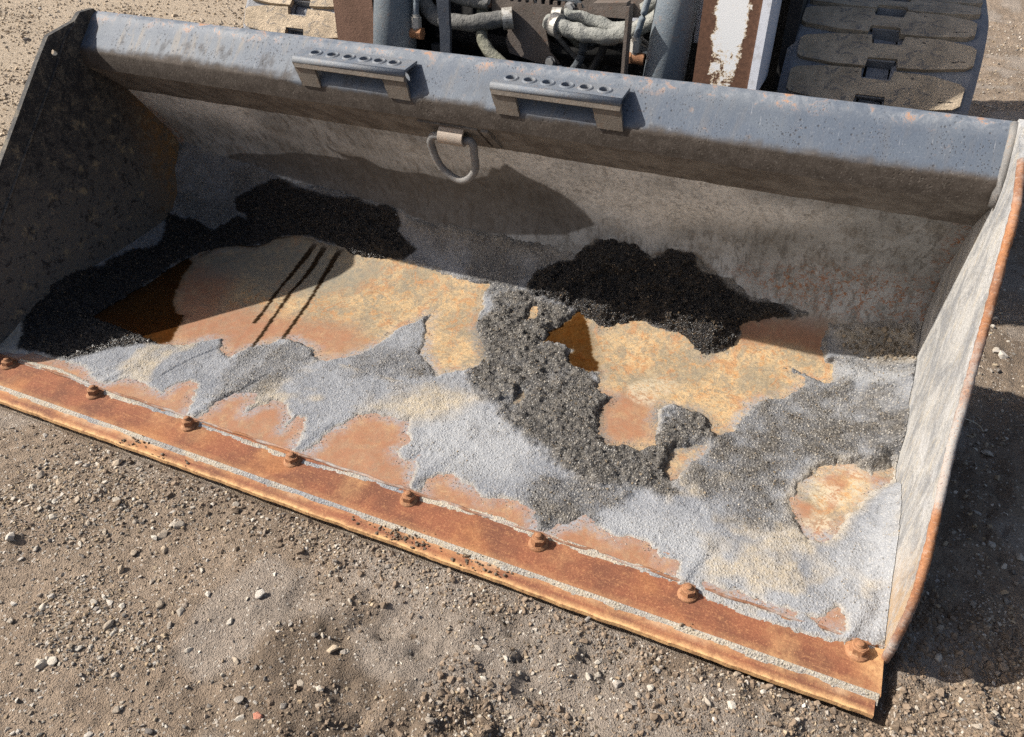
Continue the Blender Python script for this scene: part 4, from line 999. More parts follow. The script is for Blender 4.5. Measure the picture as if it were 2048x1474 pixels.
# standing water on the bare plate
def puddle(name, key, label, lift):
    xs = np.arange(XL, XR, .006); ss = np.arange(.10, .86, .006)
    P = np.array(POLY[key]); m0, m1 = P.min(0) - .02, P.max(0) + .02
    xs = xs[(xs > m0[0]) & (xs < m1[0])]; ss = ss[(ss > m0[1]) & (ss < m1[1])]
    X, S = np.meshgrid(xs, ss, indexing='ij'); x = X.ravel(); s = S.ravel()
    c = sdf(x + .003 * fbm(x, s, 60, 4, 11), s + .003 * fbm(x, s, 60, 4, 12), P)
    yb, zb = surf(s); ny, nz = surf_n(s)
    F = grid_faces(len(xs), len(ss))
    F = F[(c[F] > -.001).all(axis=1)]
    if not len(F): return
    o = mesh_np(name, np.stack([x, yb + ny * lift, zb + nz * lift], 1), F, M['film'], None, True)
    tag(o, label, 'puddle', kind='structure')
puddle('water', 'pool_left', 'dark brown rain water lying on the left part of the bucket floor', .0022)
puddle('water', 'pool_mid', 'small brown water pool beside the middle asphalt lump in the bucket', .0022)

# ------------------------------------------------------------------ ground: one sheet to the horizon, fine near the bucket
def spaced(parts):
    out = [parts[0][0]]
    for a, b, d0, d1 in parts:
        p = a
        n = max(2, int(2 * abs(b - a) / (d0 + d1)))
        t = np.linspace(0, 1, n + 1)[1:]
        w = d0 * t + (d1 - d0) * t * t / 2
        out += list(a + (b - a) * w / w[-1])
    return np.array(out)
gx = spaced([(-140, -8, 30, 1.2), (-8, -3.2, .6, .025), (-3.2, -1.2, .022, .009), (-1.2, 1.9, .0075, .0075), (1.9, 3.2, .02, .12), (3.2, 140, .4, 30)])
gy = spaced([(-140, -1.6, 30, .2), (-1.6, -.75, .05, .0075), (-.75, .14, .0068, .0068), (.14, 1.0, .016, .016), (1.0, 2.6, .011, .014), (2.6, 5.5, .016, .03), (5.5, 9, .05, .4), (9, 140, .5, 30)])
X, Y = np.meshgrid(gx, gy, indexing='ij'); x = X.ravel(); y = Y.ravel()
g_lo = fbm(x, y, 1.6, 3, 71); g_md = fbm(x, y, 9, 4, 72); g_hi = fbm(x, y, 42, 4, 73); g_vh = fbm(x, y, 120, 2, 74)
# broken muddy area in front of the right half of the edge, smoother tracked soil further left
muddy = smooth(x + .35 * y + .25 * g_lo, -.25, .20) * smooth(-y, -2.0, .2)
ridge = 1 - np.abs(fbm(x, y, 11, 4, 75)) * 2.2
smoothp = smooth(fbm(x, y, 6, 3, 76), .05, .35)
def terrain(x, y, g_lo, g_md, g_hi, g_vh, muddy, ridge, smoothp):
    rough = 1 - .75 * smoothp
    z = .012 * g_lo + .010 * g_md + .007 * np.sin((x * .86 - y * .5) * 17 + 3 * g_lo) * smooth(g_lo, -.4, .3) * (np.abs(y) < 3) + (.0058 * g_hi + .0034 * g_vh) * rough
    z += muddy * (.015 * np.clip(ridge, -.5, 1) + .008 * g_hi * rough)
    near = np.exp(-np.abs(y + .012) / .03) * (x > -1.3) * (x < 1.15) * (y < .02)
    z = z * (1 - .8 * near) + near * (-.001 + .006 * muddy)
    inside = smooth(y, -.012, .004) * (1 - smooth(y, .95, 1.05)) * smooth(x, XL - .03, XL - .01) * (1 - smooth(x, XR + .02, XR + .03))
    z = z * (1 - inside) - .016 * inside
    rs = smooth(x, XR + .0, XR + .05) * smooth(y, -.05, .1) * (1 - smooth(y, .9, 1.2))
    return z - .006 * rs - .0085
z = terrain(x, y, g_lo, g_md, g_hi, g_vh, muddy, ridge, smoothp)
# cracks
cr = np.abs(fbm(x, y, 7, 4, 77)); crk = (1 - smooth(cr, .004, .022)) * smooth(fbm(x, y, 4, 2, 78), .0, .3) * muddy
z -= .014 * crk
damp_g = np.clip(1.0 * muddy * (1 - .8 * smooth(x, 1.0, 1.2)) * smooth(g_md + g_lo * .6, -.75, .25) + smooth(x, 1.05, 1.25) * smooth(y, -.1, .1) * .3 * smooth(g_md, -.2, .3) + .3 * smooth(g_md, .1, .6), 0, 1)
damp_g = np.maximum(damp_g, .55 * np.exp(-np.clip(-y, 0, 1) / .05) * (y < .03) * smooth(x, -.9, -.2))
far = smooth(y - .4 * x, 1.3, 2.3) * (1 - smooth(x, .8, 1.2))
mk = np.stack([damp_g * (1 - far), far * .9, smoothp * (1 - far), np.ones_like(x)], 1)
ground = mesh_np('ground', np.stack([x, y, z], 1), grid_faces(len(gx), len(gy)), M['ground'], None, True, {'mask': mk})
tag(ground, 'packed brown yard soil strewn with gravel around the bucket', None, kind='structure')
if ground.data.polygons[0].normal.z < 0: ground.data.flip_normals()
def ground_z(px, py):
    i = np.clip(np.searchsorted(gx, px) - 1, 0, len(gx) - 2); j = np.clip(np.searchsorted(gy, py) - 1, 0, len(gy) - 2)
    Z = z.reshape(len(gx), len(gy))
    u = (px - gx[i]) / (gx[i + 1] - gx[i]); v = (py - gy[j]) / (gy[j + 1] - gy[j])
    return (Z[i, j] * (1 - u) + Z[i + 1, j] * u) * (1 - v) + (Z[i, j + 1] * (1 - u) + Z[i + 1, j + 1] * u) * v
def in_view(px, py, pz=0.0, m=.03):
    d = np.stack([px - CAM.x, py - CAM.y, pz - CAM.z + 0 * px], 1)
    cx = d @ np.array((CX[0], CY[0], CZ[0])); cy = d @ np.array((CX[1], CY[1], CZ[1])); cz = d @ np.array((CX[2], CY[2], CZ[2]))
    return (cz > .1) & (np.abs(cx / cz) < (1024 / 1538 + m)) & (np.abs(cy / cz) < (737 / 1538 + m))
def free(px, py): return ~((px > XL - .01) & (px < XR + .02) & (py > -.012) & (py < 1.0))
PAL = np.array([(.52, .50, .47), (.42, .40, .36), (.33, .31, .29), (.38, .32, .24), (.22, .21, .20), (.56, .54, .51), (.13, .125, .125), (.34, .27, .19), (.29, .25, .21)])
def spots(n, x0, x1, y0, y1, dens):
    out = []
    while sum(len(a) for a in out) < n:
        px = rng.uniform(x0, x1, 4 * n); py = rng.uniform(y0, y1, 4 * n)
        ok = in_view(px, py) & free(px, py) & (rng.random(4 * n) < dens(px, py))
        out.append(np.stack([px[ok], py[ok]], 1))
    return np.concatenate(out)[:n]
protos = [rock_mesh('pebble_shape', 300 + i, None, 11, .7) for i in range(7)]
clus = lambda px, py: np.clip(.18 + .9 * smooth(fbm(px, py, 5, 3, 81), -.05, .4) + .25 * smooth(py, 1, 2), 0, 1) * (1 - .7 * smooth(fbm(px, py, 6, 3, 76), .05, .35))
# fine grit in front, gravel on the far left, crumbs of soil along the edge
A = spots(13000, -1.6, 2.0, -.75, .35, clus); zA = ground_z(A[:, 0], A[:, 1])
sA = np.minimum(.0011 + rng.gamma(1.5, .0011, len(A)), .0062)
B = spots(15000, -5.4, -.4, .3, 4.6, lambda a, b: np.clip(.3 + .7 * smooth(fbm(a, b, 3, 3, 82), -.3, .3), 0, 1) * np.clip(1.3 - .18 * b, .25, 1)); zB = ground_z(B[:, 0], B[:, 1])
sB = np.minimum(.003 + rng.gamma(1.6, .0030, len(B)), .016)
C = spots(3500, 1.06, 2.4, .0, 5.5, clus); zC = ground_z(C[:, 0], C[:, 1])
sC = np.minimum(.0018 + rng.gamma(1.5, .0020, len(C)), .010)
pos = np.concatenate([np.column_stack([A, zA + sA * .05]), np.column_stack([B, zB + sB * .2]), np.column_stack([C, zC + sC * .15])])
size = np.concatenate([sA, sB, sC])
pi = rng.choice(9, len(pos), p=[.07, .13, .16, .18, .10, .05, .04, .13, .14])
colr = 1.2 * PAL[pi] * rng.uniform(.75, 1.1, (len(pos), 1))
small = size < .0032
colr = np.where((small & (rng.random(len(pos)) < .6))[:, None], np.array([[.27, .22, .17]]) * rng.uniform(.7, 1.15, (len(pos), 1)), colr)
isb = np.arange(len(pos)); isb = (isb >= len(A)) & (isb < len(A) + len(B))
colr = np.where(isb[:, None], colr * .42 + np.array([[.44, .36, .27]]) * .6, colr)
g = scatter_mesh('gravel', pos, size, protos, M['gravel'], ground, colr, squash=.35); tag(g, kind='stuff')
# soil crumbs: clods pushed up along the edge and on the broken mud
def dc(px, py): return np.clip(1.2 * np.exp(-np.clip(-py, 0, 1) / .05) * smooth(px, -.9, -.2) + .75 * smooth(px + .35 * py, -.1, .4) * smooth(fbm(px, py, 8, 3, 83), -.1, .35), 0, 1)
D = spots(6000, -.9, 1.9, -.6, .3, dc); zD = ground_z(D[:, 0], D[:, 1])
sD = np.minimum(.0012 + rng.gamma(1.3, .0015, len(D)), .0105)
cD = np.array([[.20, .155, .118]]) * rng.uniform(.75, 1.5, (len(D), 1))
g = scatter_mesh('soil_crumbs', np.column_stack([D, zD + sD * .1]), sD, [rock_mesh('crumb_shape', 330 + i, None, 14, .8) for i in range(5)], M['gravel'], ground, cD, smooth_=False); tag(g, kind='stuff')

# single stones one can pick out
stone_shapes = [rock_mesh('stone_shape', 400 + i, M['stone'], 16, .62 + .04 * (i % 4)) for i in range(9)]
for me in stone_shapes:
    bm = bmesh.new(); bm.from_mesh(me)
    bmesh.ops.bevel(bm, geom=[e for e in bm.edges], offset=.07, segments=1, affect='EDGES', clamp_overlap=True)
    bm.to_mesh(me); bm.free()
SEEN = [(-0.229,-0.459,0.0129),(0.198,-0.246,0.0113),(0.190,-0.370,0.0089),(-0.066,-0.477,0.0090),(0.054,-0.328,0.0086),(-0.530,-0.295,0.0170),(-0.284,-0.169,0.0111),(-0.417,-0.135,0.0126),(-0.520,-0.039,0.0146),(-0.468,-0.149,0.0084),(-0.496,-0.166,0.0105),(-0.346,-0.157,0.0082),(-0.264,-0.124,0.0123),(-0.295,-0.105,0.0083),(-0.280,-0.261,0.0106),(-0.207,-0.255,0.0095),(0.008,-0.204,0.0121),(-0.085,-0.239,0.0084),(-0.198,-0.365,0.0126),(-0.208,-0.422,0.0070),(-0.098,-0.321,0.0081),(-0.007,-0.270,0.0090),(-0.081,-0.363,0.0079),(-0.037,-0.344,0.0087),(-0.381,-0.202,0.0091),(-0.291,-0.218,0.0108),(-0.246,-0.185,0.0109),(-0.274,-0.159,0.0121),(-0.552,-0.214,0.0083),(-0.191,-0.034,0.0116),(-0.461,-0.265,0.0070),(0.152,-0.234,0.0071),(0.164,-0.228,0.0071),(-0.185,-0.376,0.0089),(0.183,-0.320,0.0084),(0.224,-0.321,0.0091),(0.132,-0.411,0.0081),(0.007,-0.482,0.0088),(0.682,0.091,0.0112),(0.711,0.227,0.0119),(0.789,0.067,0.0090),(0.584,-0.011,0.0090),(0.431,-0.150,0.0078),(0.267,-0.078,0.0084),(0.220,-0.242,0.0078),(0.620,-0.113,0.0085),(0.634,-0.102,0.0068),(0.723,-0.093,0.0092),(0.708,-0.115,0.0074),(0.544,0.120,0.0097),(0.418,-0.297,0.0104),(0.353,-0.343,0.0079),(1.309,1.215,0.0134),(1.271,0.809,0.0092),(1.256,0.811,0.0081),(0.872,-0.003,0.0068),(0.853,-0.079,0.0106),(0.953,-0.063,0.0072),(1.117,0.222,0.0072),(1.167,0.227,0.0080),(1.105,0.074,0.0067),(1.136,0.068,0.0074),(1.202,0.055,0.0072),(1.283,0.430,0.0077),(1.071,0.324,0.0058),(1.309,1.347,0.0098),(1.168,0.354,0.0057),(1.188,0.049,0.0056),(0.171,-0.151,0.0065)]
pts = [(a, b, c) for a, b, c in SEEN]
E1 = spots(120, -1.3, 1.9, -.72, .2, clus); s1 = .0052 + rng.gamma(1.4, .0015, len(E1))
E2 = spots(52, -5.0, -1.2, .6, 4.4, lambda a, b: 0 * a + 1.0); s2 = .012 + rng.gamma(1.5, .004, len(E2))
E3 = spots(60, 1.08, 2.3, .05, 5.0, lambda a, b: np.clip(1.4 - .35 * b, .12, 1)); s3 = .006 + rng.gamma(1.4, .003, len(E3))
pts += [(float(p[0]), float(p[1]), float(q)) for E, S_ in ((E1, s1), (E2, s2), (E3, s3)) for p, q in zip(E, S_)]
for i, (px, py, r) in enumerate(pts):
    o = bpy.data.objects.new('stone', stone_shapes[i % len(stone_shapes)])
    o.location = (px, py, float(ground_z(np.array([px]), np.array([py]))[0]) + r * .14)
    o.rotation_euler = (random.gauss(0, .3), random.gauss(0, .3), random.uniform(0, 6.28))
    o.scale = (r * random.uniform(.95, 1.25), r * random.uniform(.8, 1.05), r * random.uniform(.8, 1.1))
    link(o, ground)
bk = bpy.data.meshes.new_from_object(o) if False else rock_mesh('brick_chip', 77, M['brick'], 14, .7)
o = bpy.data.objects.new('stone', bk); o.location = (.162, -.402, float(ground_z(np.array([.162]), np.array([-.402]))[0]) + .004); o.scale = (.012, .010, .009); o['label'] = 'small chip of red brick'; link(o, ground)
# crumbs of soil that fell on the cutting edge
CR = [(-0.512,0.014,26,0.018),(-0.441,0.009,7,0.010),(0.167,0.019,60,0.035),(0.213,0.019,30,0.030),(0.346,0.016,45,0.022),(0.401,0.010,8,0.012),(-0.550,0.006,5,0.006),(-0.356,0.010,5,0.008),(0.757,0.044,4,0.008)]
cp = []; cs = []
for (px, py, n, sp) in CR:
    for q in range(n):
        a = px + random.gauss(0, sp); b = py + random.gauss(0, .0085) + (a - px) * 0
        b = min(max(b, .003), .055)
        cp.append((a, b, float(front_z(b)) + .0015)); cs.append(min(.0009 + random.gammavariate(1.5, .0013), .0058))
cr_o = scatter_mesh('soil_crumbs', np.array(cp), np.array(cs), protos, M['gravel'], None, np.array([[.17, .13, .095]]) * rng.uniform(.6, 1.4, (len(cp), 1)))
tag(cr_o, 'crumbs of brown soil lying on the rusty cutting edge of the bucket', 'soil crumbs', kind='stuff')
st = tube('straw', spline([Vector(p) for p in [(1.222, 0.867, 0.01), (1.231, 0.865, 0.01), (1.243, 0.86, 0.01), (1.254, 0.85, 0.01), (1.26, 0.833, 0.01)]], 6), .0011, M['straw'], None, 6); tag(st, 'thin pale bent straw lying on the dark soil beside the right side plate', 'straw')

# ------------------------------------------------------------------ compact track loader behind the bucket
loader = tag(empty('track_loader', (0, 1.5, 0)), 'weathered white compact track loader behind the bucket, with rubber tracks, grey cylinders and exposed hoses', 'track loader')
loader.location = (0, 0, 0)
# rubber tracks: raised idler at the front, sloping down to the ground
def track_path():
    c = np.array((1.50, .50)); R = .268
    # outer line of the belt from the ground, up the slope, round the idler, back along the top
    ang0 = math.radians(225)
    pts = [(2.9, .055), (1.98, .055)]
    pts += [(c[0] + R * math.cos(a), c[1] + R * math.sin(a)) for a in np.linspace(math.radians(226), math.radians(95), 26)]
    pts += [(1.9, .792), (2.5, .80), (3.0, .79)]
    return pts
TP = [Vector((0, p[0], p[1])) for p in track_path()]
cum = [0.0]
for a, b in zip(TP[:-1], TP[1:]): cum.append(cum[-1] + (b - a).length)
def on_track(d):
    d = min(max(d, 0), cum[-1] - 1e-6); i = max(k for k in range(len(cum)) if cum[k] <= d)
    i = min(i, len(TP) - 2)
    t = (d - cum[i]) / (cum[i + 1] - cum[i]); p = TP[i].lerp(TP[i + 1], t)
    e = .03; 
    def raw(q):
        q = min(max(q, 0), cum[-1] - 1e-6); j = min(max(k for k in range(len(cum)) if cum[k] <= q), len(TP) - 2)
        return TP[j].lerp(TP[j + 1], (q - cum[j]) / (cum[j + 1] - cum[j]))
    tg = (raw(d + e) - raw(d - e)).normalized()
    return p, tg, Vector((0, -tg.z, tg.y))             # outward normal (belt runs ground -> front -> top)
def make_track(xc, W=.44):
    tr = empty('rubber_track'); tr.parent = loader
    h = W / 2
    def strip(name, xa, xb, d0, d1, th, step=.02, out=0.0, edge=.0):
        n = int((d1 - d0) / step) + 1; V = []; F = []
        for i in range(n + 1):
            p, tg, nr = on_track(d0 + (d1 - d0) * i / n)
            e = edge
            V += [p + nr * (out - e) + Vector((xa, 0, 0)), p + nr * out + Vector((xa + (.018 if e else 0), 0, 0)), p + nr * out + Vector((xb - (.018 if e else 0), 0, 0)), p + nr * (out - e) + Vector((xb, 0, 0)),
                  p - nr * th + Vector((xb, 0, 0)), p - nr * th + Vector((xa, 0, 0))]
        for i in range(n):
            for k in range(6): F.append((i * 6 + k, i * 6 + (k + 1) % 6, (i + 1) * 6 + (k + 1) % 6, (i + 1) * 6 + k))
        return mesh_np(name, np.array([tuple(v) for v in V]), F, M['rubber'], tr, False)
    Ltot = cum[-1]
    strip('belt', xc - h, xc - .030, 0, Ltot, .030, edge=.012); strip('belt', xc + .030, xc + h, 0, Ltot, .030, edge=.012)
    pitch = .0865
    # distance of the first drive window on the front, seen just above the bucket
    best = min(np.arange(0, Ltot, .002), key=lambda d: (on_track(d)[0] - Vector((0, 1.25, .582))).length)
    k0 = -int(best / pitch) + 2
    lug0 = br0 = None
    nlug = int((Ltot - best) / pitch) - 2
    for k in range(-7, 12):
        d = best + k * pitch
        if d < .1 or d > Ltot - .1: continue
        # bridge between two drive windows
        p, tg, nr = on_track(d + pitch / 2)
        if br0 is None:
            bm = bmesh.new(); add_box(bm, (-.034, -.023, -.028), (.034, .023, .003))
            bo = bm_obj('belt_bridge', bm, M['rubber'], tr, False, .004, 2); br0 = bo
            bm = bmesh.new()
            # one lug: wide pad with a notch at each drive window, right half set back a little
            R_ = random.Random(3)
            poly = [(-.198, -.022), (-.188, -.030), (-.11, -.0405), (-.037, -.0415), (-.034, -.019), (.032, -.019), (.036, -.0415), (.10, -.040), (.182, -.030), (.196, -.020), (.196, .020), (.184, .028), (.12, .040), (.038, .0415), (.034, .019), (-.032, .019), (-.036, .0415), (-.12, .039), (-.186, .030), (-.198, .022)]
            prism(bm, poly, 2, -.004, .009)
            lo = bm_obj('tread_lug', bm, M['tread'], tr, False, .005, 2); lug0 = lo
        else:
            bo = br0.copy(); link(bo, tr); lo = lug0.copy(); link(lo, tr)
        Rm = Matrix(((1, 0, 0), (0, tg.y, nr.y), (0, tg.z, nr.z))).to_4x4()
        bo.matrix_local = Matrix.Translation(p + Vector((xc, 0, 0))) @ Rm
        lo.matrix_local = Matrix.Translation(p + nr * .002 + Vector((xc + .006 * math.sin(k * 2.1), 0, 0))) @ Rm @ Matrix.Rotation(.03 * math.sin(k * 1.7), 4, 'Z') @ Matrix.Diagonal((1, 1.0 + .06 * math.sin(k * 3.3), 1, 1))
        # white metal core end seen in the window
    core0 = None
    for k in range(-2, 8):
        p, tg, nr = on_track(best + k * pitch)
        if core0 is None:
            bm = bmesh.new(); add_cyl(bm, (-.025, 0, 0), (.025, 0, 0), .022, .019, 10)
            core0 = c = bm_obj('drive_core', bm, M['rubber'], tr)
        else: c = core0.copy(); link(c, tr)
        c.location = p - nr * .036 + Vector((xc, 0, 0)); c.rotation_euler = (k * 1.1, 0, .1)
    bm = bmesh.new(); add_cyl(bm, (xc - .15, 1.50, .50), (xc + .15, 1.50, .50), .205, None, 40)
    prism(bm, [(1.5, .30), (2.1, .12), (2.9, .12), (2.9, .70), (1.5, .70)], 0, xc - .13, xc + .13)  # frame box added inside the belt to keep its windows dark
    bm_obj('idler_and_frame', bm, M['dark'], tr)
    return tr
make_track(.836); make_track(-.856)

# lower arm ends: two upright plates beside the cylinders
bm = bmesh.new(); prism(bm, [(.430, 1.10), (.562, 1.10), (.562, 1.118), (.430, 1.118)], 2, .30, 1.45)
bm_obj('loader_arm', bm, M['white_arm'], loader, False, .003, 2)
bm = bmesh.new(); prism(bm, [(.5625, 1.094), (.582, 1.094), (.582, 1.30), (.5625, 1.30)], 2, .615, 1.45); bm_obj('arm_side', bm, M['white'], loader, False, .004, 2)
bm = bmesh.new(); prism(bm, [(.556, 1.092), (.586, 1.092), (.586, 1.14), (.556, 1.14)], 2, .30, .612); bm_obj('arm_foot', bm, M['rustplate'], loader, False, .006, 2)
bm = bmesh.new(); prism(bm, [(-.596, 1.10), (-.468, 1.10), (-.468, 1.25), (-.596, 1.25)], 2, .30, 1.45)
bm_obj('loader_arm', bm, M['rustplate'], loader, False, .004, 2)
# tilt cylinders with their hose fittings
def cylinder(xb, xt, r, fit_side):
    g = empty('tilt_cylinder'); g.parent = loader
    p0 = Vector((xb, 1.06, .36)); p1 = Vector((xt, 1.29, 1.40))
    bm = bmesh.new(); add_cyl(bm, p0, p1, r, r, 40)
    bm_obj('barrel', bm, M['cyl'], g, True)
    bm = bmesh.new(); add_cyl(bm, p0 + (p0 - p1).normalized() * .02, p0 + (p1 - p0) * .06, r * 1.12, r * 1.12, 40); bm_obj('end_cap', bm, M['cyl'], g, False, .003, 2)
    return g
cl = cylinder(-.417, -.425, .0605, 1)
cr_ = cylinder(.347, .372, .0515, -1)
def fitting(parent, ex0, ex1, nx, z0, y, pipe):
    bm = bmesh.new(); add_cyl(bm, (ex0, y, z0), (ex1, y, z0 + .002), .014, .014, 20); add_cyl(bm, (ex1 - .004 * (1 if ex1 > ex0 else -1), y, z0 + .002), (ex1 + .010 * (1 if ex1 > ex0 else -1), y, z0 + .002), .017, .017, 6)
    bm_obj('elbow', bm, M['rustnut'], parent, False, .002, 2)
    bm = bmesh.new(); hx = [(nx + .0145 * math.cos(math.radians(60 * i + 20)), y + .0145 * math.sin(math.radians(60 * i + 20))) for i in range(6)]
    prism(bm, hx, 2, z0 + .016, z0 + .044); add_cyl(bm, (nx, y, z0), (nx, y, z0 + .05), .0105, .0105, 20)
    bm_obj('hex_nut', bm, M['clampm'], parent, False, .0015, 2)
    tube('pipe', spline([Vector(p) for p in pipe], 8), .0085, M['cyl'], parent, 12)
fitting(cl, -.375, -.338, -.345, .668, 1.12, [(-.345, 1.12, .715), (-.342, 1.125, .76), (-.335, 1.14, .85), (-.33, 1.18, 1.0)])
fitting(cr_, .300, .264, .274, .668, 1.12, [(.274, 1.12, .712), (.281, 1.12, .745), (.293, 1.13, .81), (.31, 1.16, .95)])

# straps, guard plate and its bolts
bm = bmesh.new(); prism(bm, [(-.238, .775), (-.203, .775), (-.203, .70), (-.209, .60), (-.236, .60), (-.233, .70)], 1, 1.045, 1.056)
prism(bm, [(-.238, .775), (-.203, .775), (-.203, 1.05), (-.238, 1.05)], 1, 1.047, 1.058)
bm_obj('strap_bar', bm, M['navy'], loader)
bm = bmesh.new(); prism(bm, [(.262, .59), (.270, .59), (.270, .80), (.262, .80)], 1, 1.05, 1.085)
prism(bm, [(.180, .7925), (.262, .800), (.262, .808), (.180, .800)], 1, 1.052, 1.087)
bm_obj('bent_bracket', bm, M['guard'], loader, False, .002, 2)
gp = empty('guard_plate'); gp.parent = loader
top = []
xa = -.118
while xa < .09:                                        # sawtooth upper edge
    top += [(xa, .762), (xa + .010, .762), (xa + .012, .752), (xa + .021, .752)]; xa += .0225
poly = [(-.161, .722), (-.161, .76)] + top + [(.095, .766), (.105, .775), (.262, .785), (.258, .742), (.173, .736), (.084, .731), (.038, .728), (-.003, .719), (-.001, .684), (.012, .634), (.040, .606), (-.025, .602), (-.109, .620), (-.121, .650), (-.113, .673), (-.126, .719)]
bm = bmesh.new(); prism(bm, poly, 1, 1.215, 1.222)
bm_obj('plate', bm, M['guard'], gp, False)
bm = bmesh.new(); add_box(bm, (.12, 1.206, .738), (.235, 1.214, .776)); bm_obj('slotted_strip', bm, M['guard'], gp, False, .002, 2)
bm = bmesh.new(); add_box(bm, (-.26, 1.21, .733), (-.163, 1.222, .775)); bm_obj('clamp_bar', bm, M['rustplate'], gp, False, .002, 2)
for (bx, by, bz, r) in ((.065, 1.212, .750, .0125), (.016, 1.21, .611, .012), (-.176, 1.208, .752, .0125)):
    bm = bmesh.new(); add_cyl(bm, (bx, by, bz), (bx, by - .003, bz), r * 1.25, r * 1.2, 24)
    prism(bm, [(bx + r * math.cos(math.radians(60 * i + 10)), bz + r * math.sin(math.radians(60 * i + 10))) for i in range(6)], 1, by - .011, by - .002)
    bm_obj('hex_bolt', bm, M['bolt'], gp, False, .0012, 2)
bm = bmesh.new(); add_box(bm, (.0, 1.205, .585), (.05, 1.211, .604)); bm_obj('clip', bm, M['navy'], gp, False, .002, 2)

# hoses
def hose(pts, r, mat, wob=.0, wrap=.0, name='hose'): return tube(name, spline([Vector(p) for p in pts], 10), r, M[mat], loader, 14, wob=wob, wrap=wrap)
hose([(-.40, 1.26, .86), (-.362, 1.20, .775), (-.334, 1.17, .722), (-.28, 1.155, .703), (-.20, 1.155, .702), (-.148, 1.165, .710), (-.10, 1.19, .715)], .021, 'hose', .08, .06)
hose([(-.36, 1.22, .86), (-.325, 1.20, .80), (-.29, 1.20, .76), (-.22, 1.20, .745), (-.17, 1.21, .74)], .014, 'hose', .1, .05)
hose([(-.20, 1.24, .725), (-.172, 1.17, .682), (-.155, 1.15, .654), (-.125, 1.14, .630), (-.078, 1.13, .607), (-.03, 1.13, .596), (.03, 1.14, .594)], .016, 'hose_green', .06, .05)
hose([(.020, 1.17, .720), (.060, 1.155, .717), (.10, 1.15, .711), (.14, 1.148, .705), (.19, 1.15, .704), (.24, 1.155, .717), (.30, 1.17, .75), (.35, 1.19, .82)], .0195, 'hose_pale', .06, .09)
hose([(.06, 1.19, .738), (.10, 1.182, .738), (.15, 1.18, .730), (.20, 1.175, .722), (.25, 1.175, .728)], .015, 'hose_pale', .10, .10)
hose([(.26, 1.22, .76), (.31, 1.22, .80), (.345, 1.22, .86)], .018, 'hose_pale', .08, .06)
hose([(.098, 1.20, .72), (.108, 1.20, .69), (.111, 1.20, .655), (.101, 1.195, .620), (.078, 1.19, .588), (.05, 1.18, .56)], .0115, 'hose_blue', .02, .0)
hose([(.16, 1.24, .69), (.158, 1.22, .65), (.142, 1.2, .61), (.12, 1.2, .575)], .011, 'dark', .05, .0)
for (c, d, r) in (((-.115, 1.185, .713), (-.090, 1.195, .716), .0275), ((.040, 1.163, .719), (.062, 1.155, .717), .029), ((.030, 1.18, .738), (.055, 1.182, .739), .017)):
    bm = bmesh.new(); add_cyl(bm, c, d, r, r, 28); bm_obj('hose_clamp', bm, M['clampm'], loader, False, .002, 2)

for i in range(9):                                     # thinner lines and harness bundles deeper in the bay
    xx = random.uniform(-.30, .36); zz = random.uniform(.66, .80); yy = random.uniform(1.24, 1.34)
    hose([(xx - random.uniform(.08, .2), yy + .05, zz + random.uniform(-.02, .10)), (xx - .04, yy, zz), (xx + .04, yy - .02, zz - random.uniform(.01, .05)), (xx + random.uniform(.06, .16), yy + .03, zz - random.uniform(.06, .16))],
         random.choice((.006, .008, .010, .012)), random.choice(('hose_blue', 'dark', 'hose_green', 'hose')), .05, .03)
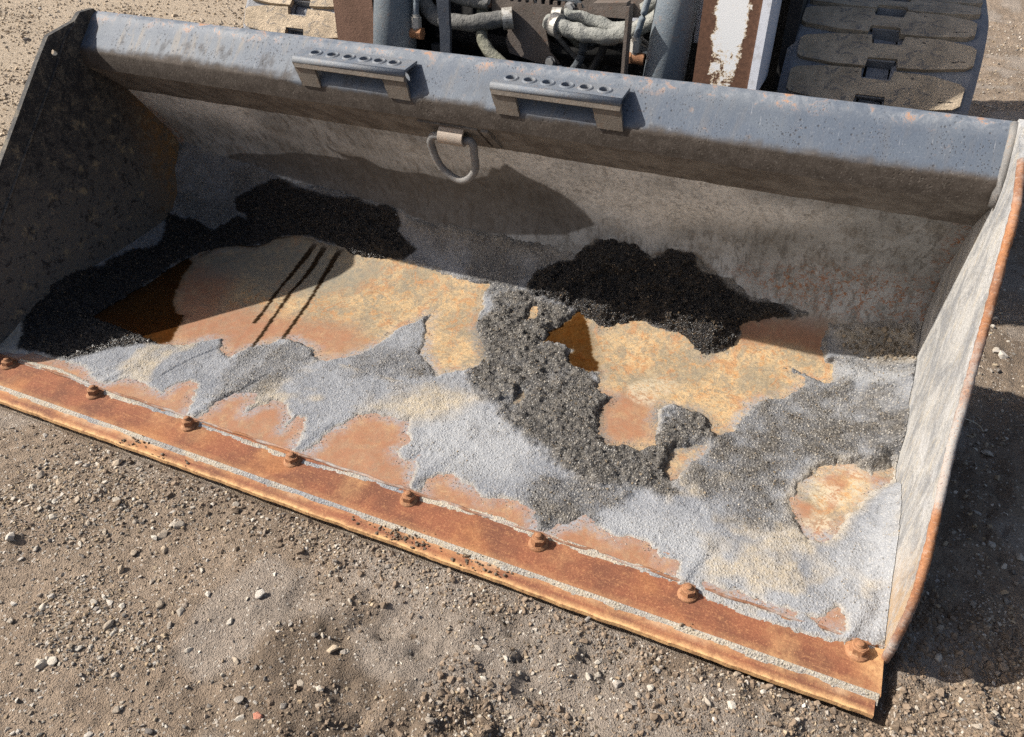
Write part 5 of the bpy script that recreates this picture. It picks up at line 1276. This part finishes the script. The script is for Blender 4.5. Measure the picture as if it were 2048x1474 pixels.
# cross member and dark machine frame behind
bm = bmesh.new(); add_cyl(bm, (-.345, 1.06, .598), (.02, 1.06, .578), .040, .040, 32); bm_obj('cross_tube', bm, M['specks'], loader, True)
bm = bmesh.new(); add_cyl(bm, (.02, 1.062, .578), (.40, 1.062, .575), .039, .039, 32); bm_obj('cross_tube', bm, M['tar'], loader, True)
cl2 = []
for i in range(150): cl2.append((random.uniform(-.13, .06), 1.035 + random.gauss(0, .012), .612 + random.gauss(0, .006)))
for i in range(60): cl2.append((random.uniform(.22, .31), 1.03 + random.gauss(0, .014), .606 + random.gauss(0, .007)))
t = scatter_mesh('tar_lumps', np.array(cl2), np.minimum(.003 + rng.gamma(1.6, .0024, len(cl2)), .011), protos, M['tar'], loader, np.ones((len(cl2), 3)) * .1); tag(t, kind='stuff')
for x0, x1, y0 in ((-.395, -.335, 1.005), (.06, .09, 1.0)):
    pass
bm = bmesh.new(); prism(bm, [(-.365, .602), (-.262, .604), (-.262, .622), (-.29, .634), (-.33, .622)], 1, .99, 1.02); bm_obj('hinge_lug', bm, M['rustplate'], loader, False, .003, 2)
bm = bmesh.new(); add_cyl(bm, (.255, 1.03, .612), (.302, 1.03, .611), .012, .012, 20); add_cyl(bm, (.272, 1.03, .612), (.288, 1.03, .611), .0165, .0165, 6); bm_obj('hinge_pin', bm, M['rustnut'], loader, False, .001, 2)
bm = bmesh.new()
add_box(bm, (-.62, 1.62, .10), (.62, 1.66, 1.10)); add_box(bm, (-.63, 1.26, .08), (-.60, 1.64, 1.10)); add_box(bm, (.60, 1.32, .08), (.63, 1.64, 1.10)); add_box(bm, (-.62, 1.10, .06), (.62, 1.64, .10))
bm_obj('frame', bm, M['dark'], loader, False, .004, 2)  # near-black colour carries the shade under the cab
bm = bmesh.new(); add_box(bm, (-.58, 1.30, 1.06), (.58, 2.9, 2.05)); bm_obj('cab', bm, M['white'], loader, False, .03, 3)
bm = bmesh.new(); add_box(bm, (-.62, 1.66, .30), (.62, 3.1, 1.05)); bm_obj('body', bm, M['white'], loader, False, .03, 3)
# bits of the engine bay that catch the light
for lo, hi in (((-.42, 1.36, .60), (-.29, 1.40, .70)), ((.19, 1.33, .62), (.34, 1.37, .78))):
    bm = bmesh.new(); add_box(bm, lo, hi); bm_obj('valve_block', bm, M['tar'], loader, False, .006, 2)
bm = bmesh.new(); add_box(bm, (-.325, 1.16, .56), (-.285, 1.18, .635)); bm_obj('frame_gusset', bm, M['tar'], loader, False, .004, 2)
for lo, hi in (((.205, 1.30, .70), (.33, 1.32, .86)), ((.40, 1.20, .70), (.428, 1.215, .85))):
    bm = bmesh.new(); add_box(bm, lo, hi); bm_obj('valve_cover', bm, M['white'], loader, False, .006, 2)
bm = bmesh.new(); add_cyl(bm, (-.30, 1.30, .62), (.20, 1.30, .615), .022, .022, 24); bm_obj('cross_pipe', bm, M['dark'], loader, True)
